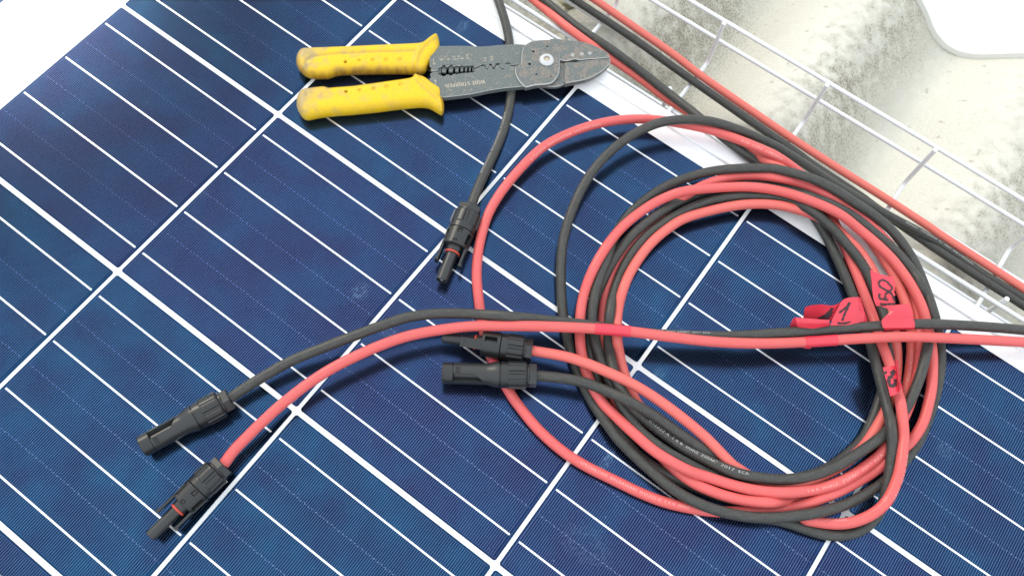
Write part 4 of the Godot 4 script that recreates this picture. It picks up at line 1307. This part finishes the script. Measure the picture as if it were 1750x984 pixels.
func build_pliers() -> void:
	var t := thing("wire_stripper", "worn grey wire stripper pliers with dirty yellow grips on the panel", "pliers", PIVOT / 1000.0)
	var mats := [M.paint, M.steel]
	var worn := [M.paint_worn, M.steel]
	part("blade", plate(poly(BLADE_A), 0.0071, 0.0114, 0.00024), mats, t)
	part("blade", plate(poly(BLADE_B), 0.0073, 0.0112, 0.00024), mats, t)
	part("jaw", plate(poly(JAW_A), 0.0075, 0.0118, 0.0004), worn, t)
	part("jaw", plate(poly(JAW_B), 0.0066, 0.0114, 0.0004), worn, t)
	part("jaw_ledge", plate(poly(LEDGE_B), 0.0068, 0.0096, 0.0003), worn, t)
	part("pivot_plate", drilled(poly(DISC), [Vector3(-6.91, -10.75, 0.97), Vector3(-12.60, -0.48, 1.26), Vector3(-8.23, 10.58, 1.72), Vector3(1.25, 14.97, 0.97), Vector3(11.12, 10.03, 0.76)], 0.0082, 0.0127, 0.0006), worn, t)
	part("hole_floor", plate(inset(poly(DISC), 0.0015), 0.0078, 0.0083, 0.0001), [M.cavity, M.cavity], t)
	var u := Basis(Vector3(0, 1, 0), Vector3(0, 0, 1), Vector3(1, 0, 0))   # the lathe's axis stands up
	var bolt := part("bolt", lathe([Vector2(0.0127, 0.0056), Vector2(0.0133, 0.0056), Vector2(0.0142, 0.0045), Vector2(0.01445, 0.0034), Vector2(0.01445, 0.0024), Vector2(0.0132, 0.0021), Vector2(0.0130, 0)]), M.bolt, t)
	bolt.basis = u
	var hexs := func(xx: float, an: float) -> float: return 0.0021 * (1.0 + 0.13 * cos(6.0 * an))
	var sock := part("bolt_socket", carved([0.0128, 0.01335], 36, hexs), M.stamp, t)
	sock.basis = u
	for d in [Vector2(12.22, -16.70), Vector2(17.35, -21.91), Vector2(21.64, -26.18)]:
		var o := part("punch_mark", lathe([Vector2(0.0117, 0.0016), Vector2(0.0120, 0.0013), Vector2(0.0120, 0.0010), Vector2(0.01175, 0.0008), Vector2(0.0119, 0)], 20), M.steel, t)
		o.basis = u
		o.position = v3(d / 1000.0, 0)
	var teeth: Array = [Vector2(-57.94, 55.89), Vector2(-56.11, 53.07), Vector2(-52.21, 49.61), Vector2(-48.85, 46.58), Vector2(-46.14, 44.08), Vector2(-43.82, 42.02), Vector2(-41.64, 40.13), Vector2(-39.69, 38.30)]
	for i in teeth.size():
		var r: float = [0.0009, 0.00175, 0.0016, 0.0013, 0.001, 0.0008, 0.0007, 0.0008][i]
		var o := part("stripping_tooth", block(Vector3(-r, 0.0072, -0.0030), Vector3(r, 0.0096 - 0.0002 * (i % 2), 0.0024), 0.0004), M.paint, t, v3(teeth[i] / 1000.0, 0))
		o.rotation.y = 0.6
	stamped(t, "WIRE STRIPPER-", Vector2(-25.92, 42.49), Vector2(-47.37, 64.49), 0.01145, 0.0031)
	var marks: Array = [Vector2(-61.05, 47.93), Vector2(-57.01, 44.70), Vector2(-53.79, 41.78), Vector2(-51.28, 39.08), Vector2(-49.07, 37.45), Vector2(-46.39, 34.82)]
	var across: Vector2 = (marks[5] - marks[0]).normalized()
	var down := Vector2(across.y, -across.x)
	for i in 6:
		stamped(t, ["6", "4", "2.5", "1.5", "1", "0.75"][i], marks[i], marks[i] + down * [1.6, 1.7, 3.6, 3.6, 1.5, 4.8][i], 0.01124, 0.0022)
	var more: Array = [Vector2(-34.98, 28.21), Vector2(-31.87, 24.20)]
	for i in 2:
		stamped(t, ["1.5", "2.5"][i], more[i], more[i] + down * 3.6, 0.01124, 0.0022)
	var ar: Array = [Vector2(-67.70, 51.06), Vector2(-63.70, 54.93), Vector2(-54.81, 65.16), Vector2(-51.20, 69.53)]
	for i in [0, 2]:
		var a: Vector2 = ar[i] / 1000.0
		var b: Vector2 = ar[i + 1] / 1000.0
		var y := 0.01124 if i == 0 else 0.01144
		var dir := (b - a).normalized() * (1.0 if i == 0 else -1.0)
		var tip := b if i == 0 else a
		var s := Vector2(-dir.y, dir.x)
		var tris := PackedVector3Array()
		var outs := PackedVector3Array()
		for seg in [[a, b], [tip, tip - dir * 0.0012 + s * 0.001], [tip, tip - dir * 0.0012 - s * 0.001]]:
			var g: Vector2 = (seg[1] - seg[0]).normalized().orthogonal() * 0.00016
			quad(tris, outs, v3(seg[0] - g, y), v3(seg[0] + g, y), v3(seg[1] + g, y), v3(seg[1] - g, y), Vector3.UP)
		part("stamped_arrow", flat_mesh(tris, outs), M.stamp, t)
	part("grip", grip_mesh(GRIP_U, [Vector3(-115.43, 94.84, 1.30), Vector3(-108.52, 87.55, 1.40), Vector3(-100.91, 81.04, 1.60), Vector3(-93.08, 74.77, 1.80), Vector3(-85.36, 68.32, 2.00)], [Vector2(-134.06, 116.29), Vector2(-137.30, 114.17), Vector2(-138.94, 110.74), Vector2(-137.65, 106.31), Vector2(-129.57, 97.11), Vector2(-110.41, 79.28), Vector2(-90.42, 62.15), Vector2(-82.17, 54.84)], [Vector2(-78.45, 34.58), Vector2(-79.55, 40.37), Vector2(-79.97, 47.68), Vector2(-78.70, 55.65), Vector2(-74.86, 63.53), Vector2(-69.77, 70.30)], true), M.grip, t)
	part("grip", grip_mesh(GRIP_L, [Vector3(-98.18, 114.43, 1.30), Vector3(-91.21, 107.44, 1.40), Vector3(-84.09, 100.19, 1.60), Vector3(-77.74, 92.75, 1.80), Vector3(-71.09, 84.93, 2.00)], [Vector2(-117.97, 134.58), Vector2(-119.98, 133.57), Vector2(-121.21, 131.93)], [Vector2(-69.12, 71.80), Vector2(-65.46, 73.58), Vector2(-57.48, 75.23), Vector2(-48.87, 76.32), Vector2(-41.63, 77.14), Vector2(-36.98, 79.99), Vector2(-32.63, 84.98)], false), M.grip, t)

# ------------------------------------------------------------------ everything
func _ready() -> void:
	var cam := Camera3D.new()
	cam.name = "camera"
	cam.position = Vector3(0.33177, 0.56376, 0.21267)
	cam.rotation_degrees = Vector3(-67.267, 28.933, 8.044)
	cam.fov = 35.690
	cam.near = 0.01
	cam.far = 60.0
	add_child(cam)
	cam.current = true

	var sky_mat := ProceduralSkyMaterial.new()
	sky_mat.sky_top_color = Color(0.90, 0.93, 0.96)
	sky_mat.sky_horizon_color = Color(0.74, 0.76, 0.78)
	sky_mat.sky_curve = 0.16
	sky_mat.ground_bottom_color = Color(0.45, 0.44, 0.40)
	sky_mat.ground_horizon_color = Color(0.80, 0.81, 0.80)
	var sky := Sky.new()
	sky.sky_material = sky_mat
	var env := Environment.new()
	env.background_mode = Environment.BG_SKY
	env.sky = sky
	env.background_energy_multiplier = 1.0
	env.tonemap_mode = Environment.TONE_MAPPER_LINEAR
	env.tonemap_exposure = 2.1
	env.ssao_enabled = true
	env.ssil_enabled = true
	env.sdfgi_enabled = true
	var we := WorldEnvironment.new()
	we.name = "world_environment"
	we.environment = env
	add_child(we)

	var sun := DirectionalLight3D.new()
	sun.name = "sun"
	var to_sun := Vector3(-0.78, 0.58, -0.22)
	sun.basis = Basis.looking_at(-to_sun.normalized(), Vector3.UP)
	sun.light_energy = 0.25
	sun.light_color = Color(1.0, 0.965, 0.91)
	sun.light_angular_distance = 20.0
	sun.shadow_enabled = true
	add_child(sun)

	make_materials()
	build_roof()
	build_panel()
	build_tray()
	build_stone()

	var coil := "solar cables coiled on the panel"
	var c := cable("redcoil", "red cable ending in the upper black pin connector left of the coil", M.orange, coil)
	connector(c, "redcoil", true, -62.0, 1.0)
	add_flag(c, "tape_snip", "snip")
	c = cable("redloop", "long red cable making the widest red loop and the top of the coil", M.red, coil)
	add_flag(c, "tape_flag", "flag5", 0.0, [[Vector2(0.900, 0.200), Vector2(0.650, 0.250), Vector2(0.750, 0.350)], [Vector2(0.650, 0.367), Vector2(0.383, 0.400), Vector2(0.217, 0.533), Vector2(0.283, 0.667), Vector2(0.583, 0.683), Vector2(0.767, 0.600), Vector2(0.783, 0.483)], [Vector2(0.050, 0.167), Vector2(0.133, 0.250)]], 0.0022)
	add_flag(c, "tape_flag", "spine5")
	cable("redlead", "red cable lying against the panel edge, going under the pliers' tip", M.orange, "solar cables leading over the tray edge")
	c = cable("blackcoil", "black cable ending in the socket connector just left of the coil", M.black, coil)
	connector(c, "blackcoil", false, 0.0, 1.0)
	cable("blackmid", "black cable with white 2017 ECA print along the inside of the coil", M.black, coil)
	cable("blackloop", "black cable making the widest black loop, then dropping into the tray", M.black, coil)
	cable("blacklead", "black cable from the tray edge crossing down the right inside of the coil", M.black, "solar cables leading over the tray edge")
	cable("trayblack", "straight black cable lying in the wire tray", M.black, "solar cables in the tray")
	cable("trayred", "straight coral red cable lying in the wire tray", M.coral, "solar cables in the tray")
	c = cable("shortblack", "short black cable passing under the pliers to a pin connector", M.black, "")
	connector(c, "shortblack", true, -2.0, 1.0, 1.1)
	c = cable("blackcross", "black cable across the coil ending in the lower left socket connector", M.black, "solar cables laid across the coil")
	connector(c, "blackcross", false, 22.0, -1.0)
	add_flag(c, "tape_flag", "tongue")
	add_flag(c, "tape_flag", "flag150", 0.14, [[Vector2(0.317, 0.250), Vector2(0.383, 0.200), Vector2(0.450, 0.167), Vector2(0.550, 0.167), Vector2(0.650, 0.200), Vector2(0.733, 0.267), Vector2(0.817, 0.317), Vector2(0.833, 0.367), Vector2(0.800, 0.417), Vector2(0.717, 0.450), Vector2(0.600, 0.433), Vector2(0.483, 0.400), Vector2(0.367, 0.367), Vector2(0.317, 0.317), Vector2(0.300, 0.250)], [Vector2(0.300, 0.550), Vector2(0.283, 0.633), Vector2(0.267, 0.700)], [Vector2(0.267, 0.717), Vector2(0.450, 0.717), Vector2(0.667, 0.750)], [Vector2(0.583, 0.733), Vector2(0.550, 0.650), Vector2(0.567, 0.567), Vector2(0.667, 0.500), Vector2(0.800, 0.500), Vector2(0.883, 0.583), Vector2(0.950, 0.700), Vector2(0.967, 0.783)], [Vector2(0.233, 0.917), Vector2(0.567, 0.967), Vector2(0.983, 0.983)]])
	c = cable("redcross", "red cable across the coil ending in the lower left pin connector", M.red, "solar cables laid across the coil")
	connector(c, "redcross", true, 12.0, 1.0)
	add_flag(c, "tape_flag", "flag1", 0.0, [[Vector2(0.567, 0.183), Vector2(0.467, 0.400), Vector2(0.383, 0.633), Vector2(0.350, 0.833)], [Vector2(0.550, 0.200), Vector2(0.383, 0.383), Vector2(0.167, 0.517)], [Vector2(0.217, 0.917), Vector2(0.433, 0.933), Vector2(0.600, 0.883)]])
	add_flag(c, "tape_flag", "flagback", 0.0, [[Vector2(0.783, 0.183), Vector2(0.700, 0.483), Vector2(0.550, 0.783), Vector2(0.417, 0.950)], [Vector2(0.767, 0.417), Vector2(0.667, 0.800), Vector2(0.533, 0.983)]], 0.0024)
	add_flag(c, "tape_flag", "flagcurl")
	add_flag(c, "tape_flag", "flagend")
	add_flag(c, "tape_flag", "flagside")
	add_flag(c, "tape_corner", "corner")
	build_pliers()
